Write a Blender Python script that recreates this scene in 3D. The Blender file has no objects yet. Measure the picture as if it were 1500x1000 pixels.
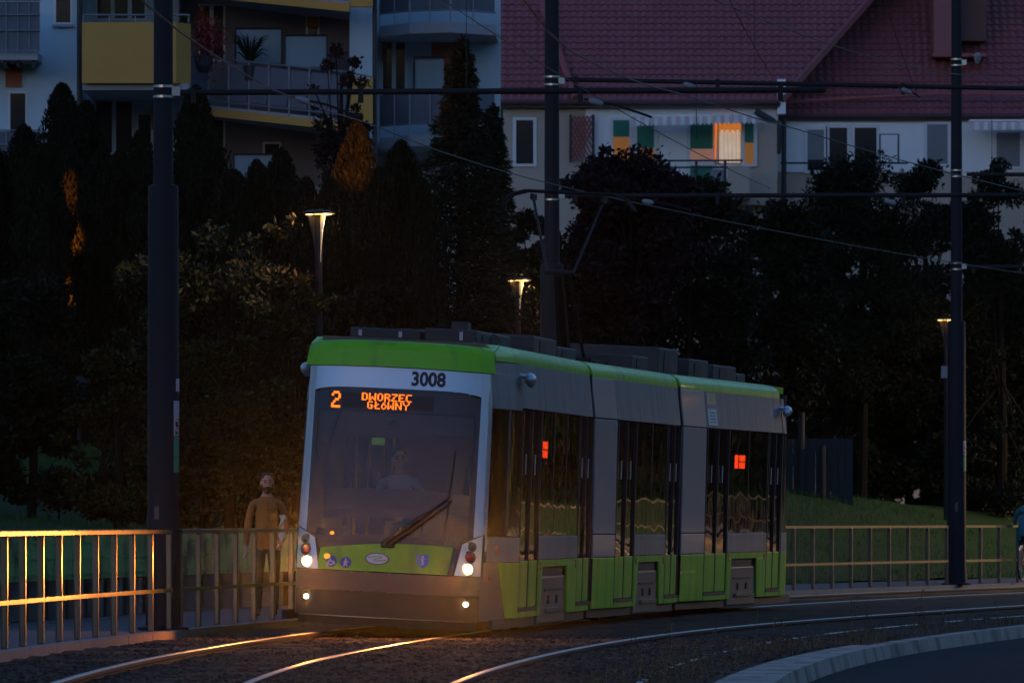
import bpy, math, random
import numpy as np
from mathutils import Vector, Matrix
R = math.radians
C = bpy.context.scene.collection
scn = bpy.context.scene
rng = np.random.default_rng(11)
random.seed(5)

# ------------------------------------------------------------------ camera
CAM_H = 1.35
FPX = 11250.0                     # focal length in pixels of a 1500 px wide frame
cam_d = bpy.data.cameras.new('camera')
cam = bpy.data.objects.new('camera', cam_d)
C.objects.link(cam)
cam.location = (0, 0, CAM_H)
cam.rotation_euler = (R(90), 0, 0)
cam_d.sensor_width = 36
cam_d.lens = 270
cam_d.shift_y = 260 / 1500
cam_d.clip_start = 0.5
cam_d.clip_end = 6000
cam_d.dof.use_dof = True
cam_d.dof.focus_distance = 92
cam_d.dof.aperture_fstop = 9
scn.camera = cam

# ------------------------------------------------------------------ world, sun, exposure
EXPO = 2.2
KL = 1 / 2 ** EXPO                # lamps are set for exposure 0
SUN_EL, SUN_AZ = 0.8, 205.0       # the sun is just going, behind the belt of trees added at the viewer's back
world = bpy.data.worlds.new('World')
scn.world = world
world.use_nodes = True
wn = world.node_tree
wn.nodes.clear()
wo = wn.nodes.new('ShaderNodeOutputWorld')
bg = wn.nodes.new('ShaderNodeBackground')
sky = wn.nodes.new('ShaderNodeTexSky')
sky.sky_type = 'NISHITA'
sky.sun_disc = False
sky.sun_elevation = R(SUN_EL)
sky.sun_rotation = R(SUN_AZ)
sky.altitude = 120
sky.air_density = 1.0
sky.dust_density = 0.3
sky.ozone_density = 3.2
bg.inputs['Strength'].default_value = 0.15
tint = wn.nodes.new('ShaderNodeMix')          # white balance of the evening sky
tint.data_type = 'RGBA'; tint.blend_type = 'MULTIPLY'; tint.inputs[0].default_value = 1.0
tint.inputs[7].default_value = (1.0, 0.95, 1.0, 1)
wn.links.new(sky.outputs['Color'], tint.inputs[6])
wn.links.new(tint.outputs[2], bg.inputs['Color'])
wn.links.new(bg.outputs['Background'], wo.inputs['Surface'])

sd = bpy.data.lights.new('sun', 'SUN')
sd.energy = 0.01
sd.angle = R(25)
sd.color = (1.0, 0.8, 0.66)
sun = bpy.data.objects.new('sun', sd)
C.objects.link(sun)
az = R(SUN_AZ)
sdir = Vector((math.sin(az) * math.cos(R(6)), math.cos(az) * math.cos(R(6)), math.sin(R(6))))
sun.rotation_euler = sdir.to_track_quat('Z', 'Y').to_euler()

scn.view_settings.view_transform = 'Standard'
scn.view_settings.look = 'None'
scn.view_settings.exposure = EXPO
scn.view_settings.gamma = 1.0
scn.view_settings.use_curve_mapping = False
scn.render.engine = 'CYCLES'
cy = scn.cycles
cy.use_denoising = True
cy.max_bounces = 6
cy.diffuse_bounces = 2
cy.glossy_bounces = 3
cy.transparent_max_bounces = 10
cy.sample_clamp_indirect = 4.0
cy.caustics_reflective = False
cy.caustics_refractive = False

# ------------------------------------------------------------------ helpers
def tag(o, label=None, cat=None, group=None, kind=None):
    if label: o['label'] = label
    if cat: o['category'] = cat
    if group: o['group'] = group
    if kind: o['kind'] = kind
    return o

def thing(name, label, cat, loc=(0, 0, 0), group=None):
    o = bpy.data.objects.new(name, None)
    o.empty_display_size = 0.2
    C.objects.link(o)
    o.location = loc
    return tag(o, label, cat, group)

def wloc(o):
    p = Vector((0, 0, 0))
    while o is not None:
        p += o.location
        o = o.parent
    return p

def link(name, me, mat, parent=None):
    if mat is not None and len(me.materials) == 0:
        me.materials.append(mat)
    o = bpy.data.objects.new(name, me)
    C.objects.link(o)
    if parent is not None:
        o.parent = parent
    return o

def clone(o, parent=None, loc=None, rz=None):
    c = o.copy()
    C.objects.link(c)
    c.parent = parent
    if loc is not None: c.location = loc
    if rz is not None: c.rotation_euler = (0, 0, rz)
    return c

def clone_tree(o, parent=None, loc=None, rz=None):
    kids = list(o.children)
    c = clone(o, parent, loc, rz)
    for k in kids:
        clone_tree(k, c)
    return c

class MB:
    def __init__(s, xf=None):
        s.v, s.f, s.xf = [], [], xf
    def add(s, pts, faces):
        b = len(s.v)
        s.v += [tuple(p) for p in pts]
        s.f += [tuple(i + b for i in f) for f in faces]
        return s
    def box(s, x0, x1, y0, y1, z0, z1):
        return s.add([(x0, y0, z0), (x1, y0, z0), (x1, y1, z0), (x0, y1, z0),
                      (x0, y0, z1), (x1, y0, z1), (x1, y1, z1), (x0, y1, z1)],
                     [(0, 3, 2, 1), (4, 5, 6, 7), (0, 1, 5, 4), (1, 2, 6, 5), (2, 3, 7, 6), (3, 0, 4, 7)])
    def bar(s, a, b, w, h, up=(0, 0, 1)):
        a, b = Vector(a), Vector(b)
        d = (b - a).normalized()
        u = Vector(up)
        r = d.cross(u)
        if r.length < 1e-4: r = d.cross(Vector((1, 0, 0)))
        r.normalize()
        u = r.cross(d)
        p = []
        for e in (a, b):
            for i, j in ((-1, -1), (1, -1), (1, 1), (-1, 1)):
                p.append(e + r * (w / 2 * i) + u * (h / 2 * j))
        return s.add(p, [(0, 1, 2, 3), (7, 6, 5, 4), (0, 4, 5, 1), (1, 5, 6, 2), (2, 6, 7, 3), (3, 7, 4, 0)])
    def tube(s, pts, r, n=8, cap=True):
        pts = [Vector(p) for p in pts]
        k = len(pts)
        rs = r if isinstance(r, (list, tuple)) else [r] * k
        ring, faces = [], []
        prev = None
        for i, p in enumerate(pts):
            d = (pts[min(i + 1, k - 1)] - pts[max(i - 1, 0)]).normalized()
            if prev is None:
                t = Vector((0, 0, 1)) if abs(d.z) < 0.9 else Vector((1, 0, 0))
                a = d.cross(t).normalized()
            else:
                a = (prev - d * prev.dot(d)).normalized()
            prev = a
            b = d.cross(a)
            for j in range(n):
                q = 2 * math.pi * j / n
                ring.append(p + (a * math.cos(q) + b * math.sin(q)) * rs[i])
        for i in range(k - 1):
            for j in range(n):
                j2 = (j + 1) % n
                faces.append((i * n + j, i * n + j2, (i + 1) * n + j2, (i + 1) * n + j))
        if cap:
            faces.append(tuple(range(n - 1, -1, -1)))
            faces.append(tuple((k - 1) * n + j for j in range(n)))
        return s.add(ring, faces)
    def lathe(s, prof, c=(0, 0, 0), n=24):
        pts, faces = [], []
        for (r, z) in prof:
            for j in range(n):
                q = 2 * math.pi * j / n
                pts.append((c[0] + r * math.cos(q), c[1] + r * math.sin(q), c[2] + z))
        for i in range(len(prof) - 1):
            for j in range(n):
                j2 = (j + 1) % n
                faces.append((i * n + j, i * n + j2, (i + 1) * n + j2, (i + 1) * n + j))
        faces.append(tuple(range(n - 1, -1, -1)))
        faces.append(tuple((len(prof) - 1) * n + j for j in range(n)))
        return s.add(pts, faces)
    def ball(s, c, r, n=10, m=6):
        rx, ry, rz = r if isinstance(r, (tuple, list)) else (r, r, r)
        pts, faces = [], []
        for i in range(m + 1):
            a = math.pi * i / m
            for j in range(n):
                q = 2 * math.pi * j / n
                pts.append((c[0] + rx * math.sin(a) * math.cos(q), c[1] + ry * math.sin(a) * math.sin(q), c[2] + rz * math.cos(a)))
        for i in range(m):
            for j in range(n):
                j2 = (j + 1) % n
                faces.append((i * n + j, (i + 1) * n + j, (i + 1) * n + j2, i * n + j2))
        return s.add(pts, faces)
    def sheet(s, fn, nt, ns, thick=None):
        """grid surface fn(t, s); thick = offset function giving the back surface"""
        fr = [fn(i / nt, j / ns) for j in range(ns + 1) for i in range(nt + 1)]
        W = nt + 1
        F = [(j * W + i, j * W + i + 1, (j + 1) * W + i + 1, (j + 1) * W + i) for j in range(ns) for i in range(nt)]
        if thick is None:
            return s.add(fr, F)
        bk = [tuple(Vector(p) + Vector(thick)) for p in fr]
        n = len(fr)
        G = [tuple(reversed([i + n for i in f])) for f in F]
        E = []
        for i in range(nt):
            E.append((i, n + i, n + i + 1, i + 1))
            k = ns * W + i
            E.append((k, k + 1, n + k + 1, n + k))
        for j in range(ns):
            k = j * W
            E.append((k, k + W, n + k + W, n + k))
            k = j * W + nt
            E.append((k, n + k, n + k + W, k + W))
        return s.add(fr + bk, F + G + E)
    def poly(s, pts, back):
        """flat polygon extruded by the vector back"""
        n = len(pts)
        bk = [tuple(Vector(p) + Vector(back)) for p in pts]
        return s.add(list(pts) + bk, [tuple(range(n)), tuple(range(2 * n - 1, n - 1, -1))] +
                     [(i, i + n, (i + 1) % n + n, (i + 1) % n) for i in range(n)])
    def build(s, name, mat, parent=None, smooth=False, bevel=0, fix=True):
        me = bpy.data.meshes.new(name)
        off = wloc(parent) if parent is not None else Vector((0, 0, 0))
        vs = [Vector(s.xf(*p)) if s.xf else Vector(p) for p in s.v]
        me.from_pydata([tuple(p - off) for p in vs], [], s.f)
        if fix:
            import bmesh
            bm = bmesh.new(); bm.from_mesh(me)
            bmesh.ops.recalc_face_normals(bm, faces=bm.faces)
            bm.to_mesh(me); bm.free()
        if smooth:
            me.polygons.foreach_set('use_smooth', [True] * len(me.polygons))
            try: me.set_sharp_from_angle(angle=R(40))
            except Exception: pass
        me.update()
        o = link(name, me, mat, parent)
        if bevel:
            b = o.modifiers.new('bevel', 'BEVEL')
            b.width = bevel; b.segments = 2; b.limit_method = 'ANGLE'; b.angle_limit = R(40)
        return o

def quad_mesh(name, V, mat, parent=None):
    """V: (N,4,3) array of quads in world space"""
    N = len(V)
    off = np.array(wloc(parent)) if parent is not None else np.zeros(3)
    me = bpy.data.meshes.new(name)
    me.vertices.add(N * 4); me.loops.add(N * 4); me.polygons.add(N)
    me.vertices.foreach_set('co', (V.reshape(-1, 3) - off).astype(np.float32).ravel())
    me.loops.foreach_set('vertex_index', np.arange(N * 4, dtype=np.int32))
    me.polygons.foreach_set('loop_start', np.arange(0, N * 4, 4, dtype=np.int32))
    me.polygons.foreach_set('loop_total', np.full(N, 4, dtype=np.int32))
    me.update(calc_edges=True)
    return link(name, me, mat, parent)

def px(x, y, D):
    """the place at distance D that a point of the photograph looks at"""
    return ((x - 750) * D / FPX, D, CAM_H + (760 - y) * D / FPX)
def pX(x, D): return (x - 750) * D / FPX
def pZ(y, D): return CAM_H + (760 - y) * D / FPX

# ------------------------------------------------------------------ materials
MATS = {}
def mat(name, col, rough=0.6, metal=0.0, var=0.15, scale=6.0, bump=0.0, bscale=40.0, island=0.0, coat=0.0,
        emit=None, estr=0.0, spec=0.5, stain=None, sub=False, world=False, streak=False):
    m = bpy.data.materials.new(name)
    m.use_nodes = True
    nt = m.node_tree; N = nt.nodes; L = nt.links
    p = N['Principled BSDF']
    p.inputs['Roughness'].default_value = rough
    p.inputs['Metallic'].default_value = metal
    p.inputs['Specular IOR Level'].default_value = spec
    p.inputs['Coat Weight'].default_value = coat
    if coat: p.inputs['Coat Roughness'].default_value = 0.06
    tc = N.new('ShaderNodeTexCoord')
    if world:
        geo_ = N.new('ShaderNodeNewGeometry')
    VEC = geo_.outputs['Position'] if world else tc.outputs['Object']
    c = tuple(col) + (1.0,)
    no = N.new('ShaderNodeTexNoise')
    no.inputs['Scale'].default_value = scale
    no.inputs['Detail'].default_value = 5
    L.new(VEC, no.inputs['Vector'])
    mx = N.new('ShaderNodeMix'); mx.data_type = 'RGBA'
    mx.inputs[6].default_value = tuple(x * (1 - var) for x in col) + (1,)
    mx.inputs[7].default_value = tuple(min(1, x * (1 + var)) for x in col) + (1,)
    L.new(no.outputs['Fac'], mx.inputs[0])
    out = mx.outputs[2]
    if stain:
        n2 = N.new('ShaderNodeTexNoise'); n2.inputs['Scale'].default_value = stain[1]; n2.inputs['Detail'].default_value = 6
        if streak:
            mpn = N.new('ShaderNodeMapping'); mpn.inputs['Scale'].default_value = (1, 1, 0.12)
            L.new(VEC, mpn.inputs['Vector']); VEC2 = mpn.outputs['Vector']
        else:
            VEC2 = VEC
        L.new(VEC2, n2.inputs['Vector'])
        rp = N.new('ShaderNodeValToRGB')
        rp.color_ramp.elements[0].position = 0.48; rp.color_ramp.elements[1].position = 0.68
        L.new(n2.outputs['Fac'], rp.inputs['Fac'])
        m2 = N.new('ShaderNodeMix'); m2.data_type = 'RGBA'
        L.new(rp.outputs['Color'], m2.inputs[0]); L.new(out, m2.inputs[6])
        m2.inputs[7].default_value = tuple(stain[0]) + (1,)
        out = m2.outputs[2]
    if island:
        g = N.new('ShaderNodeNewGeometry')
        hs = N.new('ShaderNodeHueSaturation')
        mr = N.new('ShaderNodeMapRange')
        mr.inputs['To Min'].default_value = 1 - island; mr.inputs['To Max'].default_value = 1 + island
        L.new(g.outputs['Random Per Island'], mr.inputs['Value'])
        L.new(mr.outputs['Result'], hs.inputs['Value'])
        mh = N.new('ShaderNodeMapRange')
        mh.inputs['To Min'].default_value = 0.5 - 0.03 * min(1, island); mh.inputs['To Max'].default_value = 0.5 + 0.02
        L.new(g.outputs['Random Per Island'], mh.inputs['Value'])
        L.new(mh.outputs['Result'], hs.inputs['Hue'])
        L.new(out, hs.inputs['Color'])
        out = hs.outputs['Color']
    L.new(out, p.inputs['Base Color'])
    if bump:
        nb = N.new('ShaderNodeTexNoise'); nb.inputs['Scale'].default_value = bscale; nb.inputs['Detail'].default_value = 4
        L.new(VEC, nb.inputs['Vector'])
        bp = N.new('ShaderNodeBump'); bp.inputs['Strength'].default_value = bump; bp.inputs['Distance'].default_value = 0.02
        L.new(nb.outputs['Fac'], bp.inputs['Height']); L.new(bp.outputs['Normal'], p.inputs['Normal'])
    if emit:
        p.inputs['Emission Color'].default_value = tuple(emit) + (1,)
        p.inputs['Emission Strength'].default_value = estr * KL
    MATS[name] = m
    return m

def glass_mat(name, tint, refl, rough=0.01, wave=0.0, wscale=1.2, body=None):
    """a pane: lets tinted light through, mirrors the rest; wave = slight unevenness of the pane"""
    m = bpy.data.materials.new(name); m.use_nodes = True
    nt = m.node_tree; N = nt.nodes; L = nt.links
    N.remove(N['Principled BSDF'])
    out = N['Material Output']
    tr = N.new('ShaderNodeBsdfTransparent'); tr.inputs['Color'].default_value = tuple(tint) + (1,)
    gl = N.new('ShaderNodeBsdfGlossy'); gl.inputs['Roughness'].default_value = rough
    gl.inputs['Color'].default_value = (0.95, 0.95, 0.95, 1)
    fr = N.new('ShaderNodeFresnel'); fr.inputs['IOR'].default_value = refl
    mx = N.new('ShaderNodeMixShader')
    ge = N.new('ShaderNodeNewGeometry')      # the inner face of a pane only lets light through
    sb = N.new('ShaderNodeMath'); sb.operation = 'SUBTRACT'; sb.use_clamp = True
    L.new(fr.outputs['Fac'], sb.inputs[0]); L.new(ge.outputs['Backfacing'], sb.inputs[1])
    L.new(sb.outputs['Value'], mx.inputs['Fac']); L.new(tr.outputs['BSDF'], mx.inputs[1]); L.new(gl.outputs['BSDF'], mx.inputs[2])
    if wave:
        tc = N.new('ShaderNodeTexCoord')
        oi = N.new('ShaderNodeObjectInfo')
        ad = N.new('ShaderNodeVectorMath'); ad.operation = 'ADD'
        L.new(tc.outputs['Object'], ad.inputs[0]); L.new(oi.outputs['Random'], ad.inputs[1])
        mp = N.new('ShaderNodeMapping'); mp.inputs['Scale'].default_value = (1, 1, 0.8)
        L.new(ad.outputs['Vector'], mp.inputs['Vector'])
        no = N.new('ShaderNodeTexNoise'); no.inputs['Scale'].default_value = wscale; no.inputs['Detail'].default_value = 0
        L.new(mp.outputs['Vector'], no.inputs['Vector'])
        bp = N.new('ShaderNodeBump'); bp.inputs['Strength'].default_value = wave; bp.inputs['Distance'].default_value = 0.02
        L.new(no.outputs['Fac'], bp.inputs['Height']); L.new(bp.outputs['Normal'], gl.inputs['Normal'])
    L.new(mx.outputs['Shader'], out.inputs['Surface'])
    MATS[name] = m
    return m

def emit_mat(name, col, s):
    m = bpy.data.materials.new(name); m.use_nodes = True
    N = m.node_tree.nodes
    N.remove(N['Principled BSDF'])
    e = N.new('ShaderNodeEmission'); e.inputs['Color'].default_value = tuple(col) + (1,); e.inputs['Strength'].default_value = s * KL
    m.node_tree.links.new(e.outputs['Emission'], N['Material Output'].inputs['Surface'])
    return m

M = dict(
    asphalt=mat('asphalt', (0.046, 0.04, 0.039), 0.9, spec=0.12, var=0.35, scale=60, bump=0.5, bscale=220, stain=((0.035, 0.035, 0.04), 0.5)),
    kerb=mat('kerb_concrete', (0.47, 0.39, 0.32), 0.85, spec=0.12, world=True, var=0.25, scale=9, bump=0.3, bscale=60, stain=((0.2, 0.18, 0.15), 1.3)),
    edging=mat('edging_concrete', (0.36, 0.29, 0.24), 0.85, spec=0.12, world=True, var=0.3, scale=8, bump=0.4, bscale=50),
    paving=mat('paving', (0.16, 0.155, 0.15), 0.8, spec=0.12, var=0.25, scale=5, bump=0.3, bscale=80),
    ballast=mat('ballast', (0.085, 0.058, 0.042), 0.95, spec=0.12, var=0.6, scale=14, bump=0.9, bscale=30, stain=((0.03, 0.026, 0.02), 1.1)),
    stone=mat('ballast_stone', (0.085, 0.06, 0.046), 0.9, spec=0.12, var=0.3, scale=20, island=0.6),
    soil=mat('soil', (0.05, 0.038, 0.025), 0.95, spec=0.12, var=0.4, scale=2, bump=0.6, bscale=12),
    grass=mat('grass', (0.018, 0.05, 0.009), 0.9, spec=0.12, var=0.4, scale=1.2, bump=0.5, bscale=25),
    blade=mat('grass_blade', (0.03, 0.12, 0.015), 0.7, spec=0.12, var=0.3, scale=1.0, island=0.5),
    dry=mat('dry_grass', (0.17, 0.11, 0.055), 0.8, spec=0.12, var=0.4, scale=1.5, island=0.6),
    rail=mat('rail_steel', (0.26, 0.24, 0.22), 0.38, 1.0, var=0.25, scale=15),
    railside=mat('rail_rust', (0.07, 0.045, 0.03), 0.8, var=0.4, scale=20),
    fence=mat('galvanised_steel', (0.27, 0.23, 0.19), 0.3, 1.0, world=True, var=0.2, scale=5),
    pole=mat('pole_paint', (0.02, 0.021, 0.028), 0.6, 0.0, var=0.2, scale=3, spec=0.15),
    steel=mat('clamp_steel', (0.6, 0.6, 0.6), 0.25, 1.0, var=0.1),
    tubep=mat('cantilever_tube', (0.02, 0.018, 0.02), 0.6, 0.0, spec=0.2),
    wire=mat('copper_wire', (0.03, 0.028, 0.028), 0.6, 0.0),
    insul=mat('insulator', (0.25, 0.25, 0.26), 0.3),
    green=mat('tram_green', (0.2, 0.6, 0.006), 0.4, var=0.05, scale=2, coat=0.12, spec=0.35, stain=((.15, .40, .02), 4.0), streak=True),
    silver=mat('tram_silver', (0.58, 0.6, 0.64), 0.32, 0.55, var=0.05, scale=2, coat=0.35),
    grey=mat('tram_grey', (0.23, 0.225, 0.235), 0.5, 0.35, var=0.1, scale=1.5, coat=0.1, stain=((.15, .145, .145), 5.0), streak=True),
    pillar=mat('tram_pillar_grey', (0.33, 0.33, 0.355), 0.42, 0.35, var=0.08, scale=1.5, coat=0.3),
    dgrey=mat('tram_dark_grey', (0.1, 0.085, 0.078), 0.5, var=0.15, scale=3),
    bumperk=mat('bumper_black', (0.035, 0.030, 0.028), 0.55, var=0.2, scale=3),
    black=mat('black_rubber', (0.012, 0.012, 0.014), 0.6, var=0.2),
    frit=mat('black_frit', (0.012, 0.012, 0.016), 0.12, var=0.1),
    inner=mat('cab_interior', (0.11, 0.11, 0.125), 0.7, var=0.2),
    roofk=mat('roof_equipment', (0.035, 0.034, 0.036), 0.6, var=0.25, scale=3),
    finshade=mat('fin_shaded', (0.008, 0.006, 0.002), 0.5),  # fins turned from the bulb, their shade put into the colour
    white=mat('white_paint', (0.75, 0.76, 0.78), 0.5, var=0.08),
    redl=mat('red_lens', (0.35, 0.035, 0.02), 0.2, coat=0.5),
    orangel=mat('orange_lens', (0.7, 0.2, 0.03), 0.25, coat=0.5),
    lensd=mat('dark_lens', (0.06, 0.055, 0.05), 0.08, coat=1.0),
    blue=mat('sign_blue', (0.04, 0.10, 0.33), 0.4, var=0.05),
    ltblue=mat('shield_blue', (0.10, 0.28, 0.55), 0.4, var=0.05),
    print_=mat('black_print', (0.008, 0.008, 0.01), 0.5, var=0.0),
    greenpanel=mat('green_board', (0.36, 0.66, 0.2), 0.55, world=True, var=0.25, scale=3, stain=((0.03, 0.09, 0.03), 1.5)),
    capgreen=mat('green_cap', (0.4, 0.65, 0.38), 0.35, 0.3, var=0.1),
    concrete=mat('concrete', (0.3, 0.29, 0.27), 0.85, spec=0.12, world=True, var=0.25, scale=4, bump=0.3, bscale=30),
    wallw=mat('wall_white', (0.88, 0.88, 0.9), 0.9, var=0.06, scale=2, bump=0.15, bscale=60),
    wallb=mat('wall_pale_blue', (0.56, 0.70, 0.80), 0.9, var=0.06, scale=2, bump=0.15, bscale=60),
    wallg=mat('wall_grey_shaded', (0.22, 0.22, 0.25), 0.9, var=0.06, scale=2),  # grey recess wall, darkened further for the shade among the balconies
    ochre=mat('wall_ochre', (0.62, 0.34, 0.085), 0.9, var=0.07, scale=2, bump=0.1, bscale=60),
    cream=mat('wall_cream', (0.5, 0.41, 0.34), 0.9, var=0.08, scale=2),
    brick=mat('brick_orange', (0.42, 0.14, 0.08), 0.85, var=0.15, scale=8),
    slab=mat('balcony_slab', (0.38, 0.39, 0.43), 0.8, var=0.1),
    drain=mat('downpipe', (0.03, 0.032, 0.04), 0.5),
    metalrail=mat('balcony_rail', (0.25, 0.27, 0.3), 0.45, 0.4),
    frost=mat('frosted_panel', (0.17, 0.27, 0.34), 0.35, var=0.08, scale=1),
    mesh=mat('balcony_mesh', (0.14, 0.15, 0.19), 0.7, var=0.15, scale=4),
    frame=mat('window_frame', (0.75, 0.75, 0.77), 0.45, var=0.03),
    pane=mat('window_pane', (0.02, 0.025, 0.035), 0.06, spec=0.7),
    tile=mat('roof_tile', (0.3, 0.095, 0.105), 0.6, world=True, var=0.22, scale=1.6, stain=((0.31, 0.10, 0.105), 0.5)),
    tile2=mat('ridge_tile', (0.36, 0.09, 0.09), 0.55, var=0.15),
    gutter=mat('gutter', (0.10, 0.035, 0.035), 0.5),
    blindg=mat('blind_green', (0.02, 0.20, 0.14), 0.7, var=0.1, scale=5),
    blindo=mat('blind_orange', (0.75, 0.30, 0.06), 0.7, emit=(1.0, 0.32, 0.05), estr=0.10),  # emission stands in for room light behind the blind
    valance_lit=mat('curtain_orange_lit', (0.75, 0.30, 0.06), 0.7, emit=(1.0, 0.32, 0.04), estr=0.36),  # same orange as the blind, glowing more for the lit room
    blindp=mat('blind_pink', (0.62, 0.34, 0.24), 0.7, emit=(1.0, 0.45, 0.25), estr=0.14),  # glow in the cloth replaces light from the room
    lace=mat('lace_curtain', (0.8, 0.74, 0.66), 0.8, var=0.45, scale=3.2, emit=(1.0, 0.72, 0.5), estr=0.30),  # lace glows itself, in place of a lamp inside
    shutter=mat('shutter', (0.2, 0.22, 0.25), 0.6, var=0.1),
    awn=mat('awning_white', (0.9, 0.88, 0.9), 0.8), awnp=mat('awning_pink', (0.72, 0.58, 0.6), 0.8),
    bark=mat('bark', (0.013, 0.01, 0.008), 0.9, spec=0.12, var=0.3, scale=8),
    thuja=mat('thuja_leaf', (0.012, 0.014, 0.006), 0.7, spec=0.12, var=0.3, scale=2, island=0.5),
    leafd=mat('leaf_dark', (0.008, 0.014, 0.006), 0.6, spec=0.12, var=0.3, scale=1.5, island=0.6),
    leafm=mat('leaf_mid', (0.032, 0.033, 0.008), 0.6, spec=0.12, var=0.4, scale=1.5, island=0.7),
    leafo=mat('leaf_autumn', (0.24, 0.11, 0.02), 0.6, var=0.4, scale=1.2, island=0.6),
    leafp=mat('leaf_purple', (0.018, 0.009, 0.012), 0.6, spec=0.12, var=0.3, scale=1.5, island=0.6),
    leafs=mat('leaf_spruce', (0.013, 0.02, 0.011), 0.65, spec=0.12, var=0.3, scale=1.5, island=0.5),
    redfl=mat('red_flowers', (0.25, 0.02, 0.03), 0.7, island=0.6),
    skin=mat('skin', (0.6, 0.33, 0.22), 0.55), hair=mat('hair', (0.014, 0.009, 0.007), 0.7),
    shirt=mat('shirt_ochre', (0.33, 0.125, 0.03), 0.85, var=0.12, scale=18, bump=0.9, bscale=9),
    trous=mat('trousers', (0.05, 0.04, 0.035), 0.85), shoe=mat('shoe', (0.03, 0.025, 0.02), 0.6),
    cloth=mat('white_cloth', (0.7, 0.66, 0.62), 0.8, bump=0.4, bscale=20),
    driver_shirt=mat('pale_shirt', (0.62, 0.66, 0.72), 0.8),
    teal=mat('teal_cloth', (0.03, 0.16, 0.2), 0.8), red=mat('red_paint', (0.35, 0.02, 0.02), 0.4),
    bluep=mat('blue_fence_board', (0.012, 0.016, 0.02), 0.6, var=0.15),
    sunsetpic=mat('notice_sunset', (0.95, 0.50, 0.20), 0.5, var=0.55, scale=3),  # sunset print, brightened in its colour to carry an orange reflection
    stickg=mat('sticker_green', (0.05, 0.3, 0.17), 0.5), stickw=mat('sticker_white', (0.55, 0.5, 0.52), 0.5),
    yellow=mat('handrail_yellow', (0.6, 0.45, 0.05), 0.4, coat=0.3),
    led=emit_mat('led_amber', (1.0, 0.14, 0.01), 2.6),
    ledred=emit_mat('led_red', (1.0, 0.05, 0.008), 16.0),
    exitg=emit_mat('exit_sign', (0.25, 0.6, 0.08), 0.22),
    head=emit_mat('headlight_glow', (1.0, 0.46, 0.13), 13.0),
    fog=emit_mat('fog_glow', (1.0, 0.82, 0.55), 40.0),
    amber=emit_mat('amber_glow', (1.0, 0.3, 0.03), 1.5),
    lampring=emit_mat('lamp_ring', (1.0, 0.52, 0.14), 14.0),
    sodium=emit_mat('sodium_bulb', (1.0, 0.36, 0.05), 20.0),
    sideglass=glass_mat('side_glass', (0.34, 0.35, 0.36), 3.0, wave=0.16, wscale=1.6),
    screen=glass_mat('windscreen_glass', (0.62, 0.64, 0.68), 1.55),
)

# ------------------------------------------------------------------ the lie of the track (a curve of about 300 m)
RAD, PH0, X0, Y0 = 303.0, R(5.65), -1.50, 90.0
def track(s, d=0.0):
    """point at run s from the place 90 m off, d metres to the right of the track's middle"""
    ph = PH0 + s / RAD
    x = X0 + RAD * (math.cos(PH0) - math.cos(ph)) + d * math.cos(ph)
    y = Y0 + RAD * (math.sin(ph) - math.sin(PH0)) - d * math.sin(ph)
    return x, y
def heading(s): return PH0 + s / RAD
def s_at(D):
    return RAD * (math.asin((D - Y0) / RAD + math.sin(PH0)) - PH0)

YS = np.arange(10, 262, 1.0)
def integrate(pts, x_at, y_at):
    h = np.interp(YS, [p[0] for p in pts], [math.tan(R(p[1])) for p in pts])
    xs = np.concatenate([[0], np.cumsum((h[1:] + h[:-1]) / 2)])
    return xs - np.interp(y_at, YS, xs) + x_at
CX = integrate([(10, 0), (40, .5), (63, 2.5), (75, 4.5), (87, 7), (98, 10.5), (106, 12.5), (118, 14), (150, 17.5), (200, 27), (262, 40)], -0.45, 63.3)
KX = integrate([(10, 0), (40, 1), (63, 3.4), (72, 5.2), (81.6, 7.6), (88, 9.4), (98, 11), (106, 12.5), (118, 14), (150, 17.5), (200, 27), (262, 40)], 2.09, 63.3)
def cx(y): return float(np.interp(y, YS, CX))
def kx(y): return float(np.interp(y, YS, KX))
def left_of(y):                      # x of the left track's middle at depth y
    return track(s_at(y))[0]

# ------------------------------------------------------------------ ground
def struct(o): o['kind'] = 'structure'; return o

g = MB(); g.add([(-3000, -400, -0.45), (3000, -400, -0.45), (3000, 5000, -0.45), (-3000, 5000, -0.45)], [(0, 1, 2, 3)])
struct(g.build('ground', M['soil'], fix=False))

hl_ = MB(); n_ = 72; pts = []  # unseen ring added to shut out the orange low sky
for r_, hf in ((420, 0.0), (470, .55), (540, 1.0), (700, 1.0), (900, 0.0)):
    for i in range(n_):
        a = 2 * math.pi * i / n_
        pts.append((r_ * math.sin(a), 60 + r_ * math.cos(a), -.6 + hf * (58 + 9 * math.sin(3 * a + 1) + 5 * math.sin(7 * a) + 3 * math.sin(17 * a + 2))))
hl_.add(pts, [(j * n_ + i, j * n_ + (i + 1) % n_, (j + 1) * n_ + (i + 1) % n_, (j + 1) * n_ + i) for j in range(4) for i in range(n_)])
struct(hl_.build('sky_block_ring', M['grass'], smooth=True, fix=False))

def strip(name, m, fa, fb, ys, n=1, noise=0.0, seed=1):
    rr = random.Random(seed)
    b = MB(); pts = []
    for y in ys:
        a, c = fa(y), fb(y)
        for i in range(n + 1):
            t = i / n
            q = [a[k] + (c[k] - a[k]) * t for k in range(3)]
            q[2] += rr.uniform(-noise, noise)
            pts.append(tuple(q))
    W = n + 1
    b.add(pts, [(j * W + i, j * W + i + 1, (j + 1) * W + i + 1, (j + 1) * W + i) for j in range(len(ys) - 1) for i in range(n)])
    return struct(b.build(name, m, fix=False))

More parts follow.
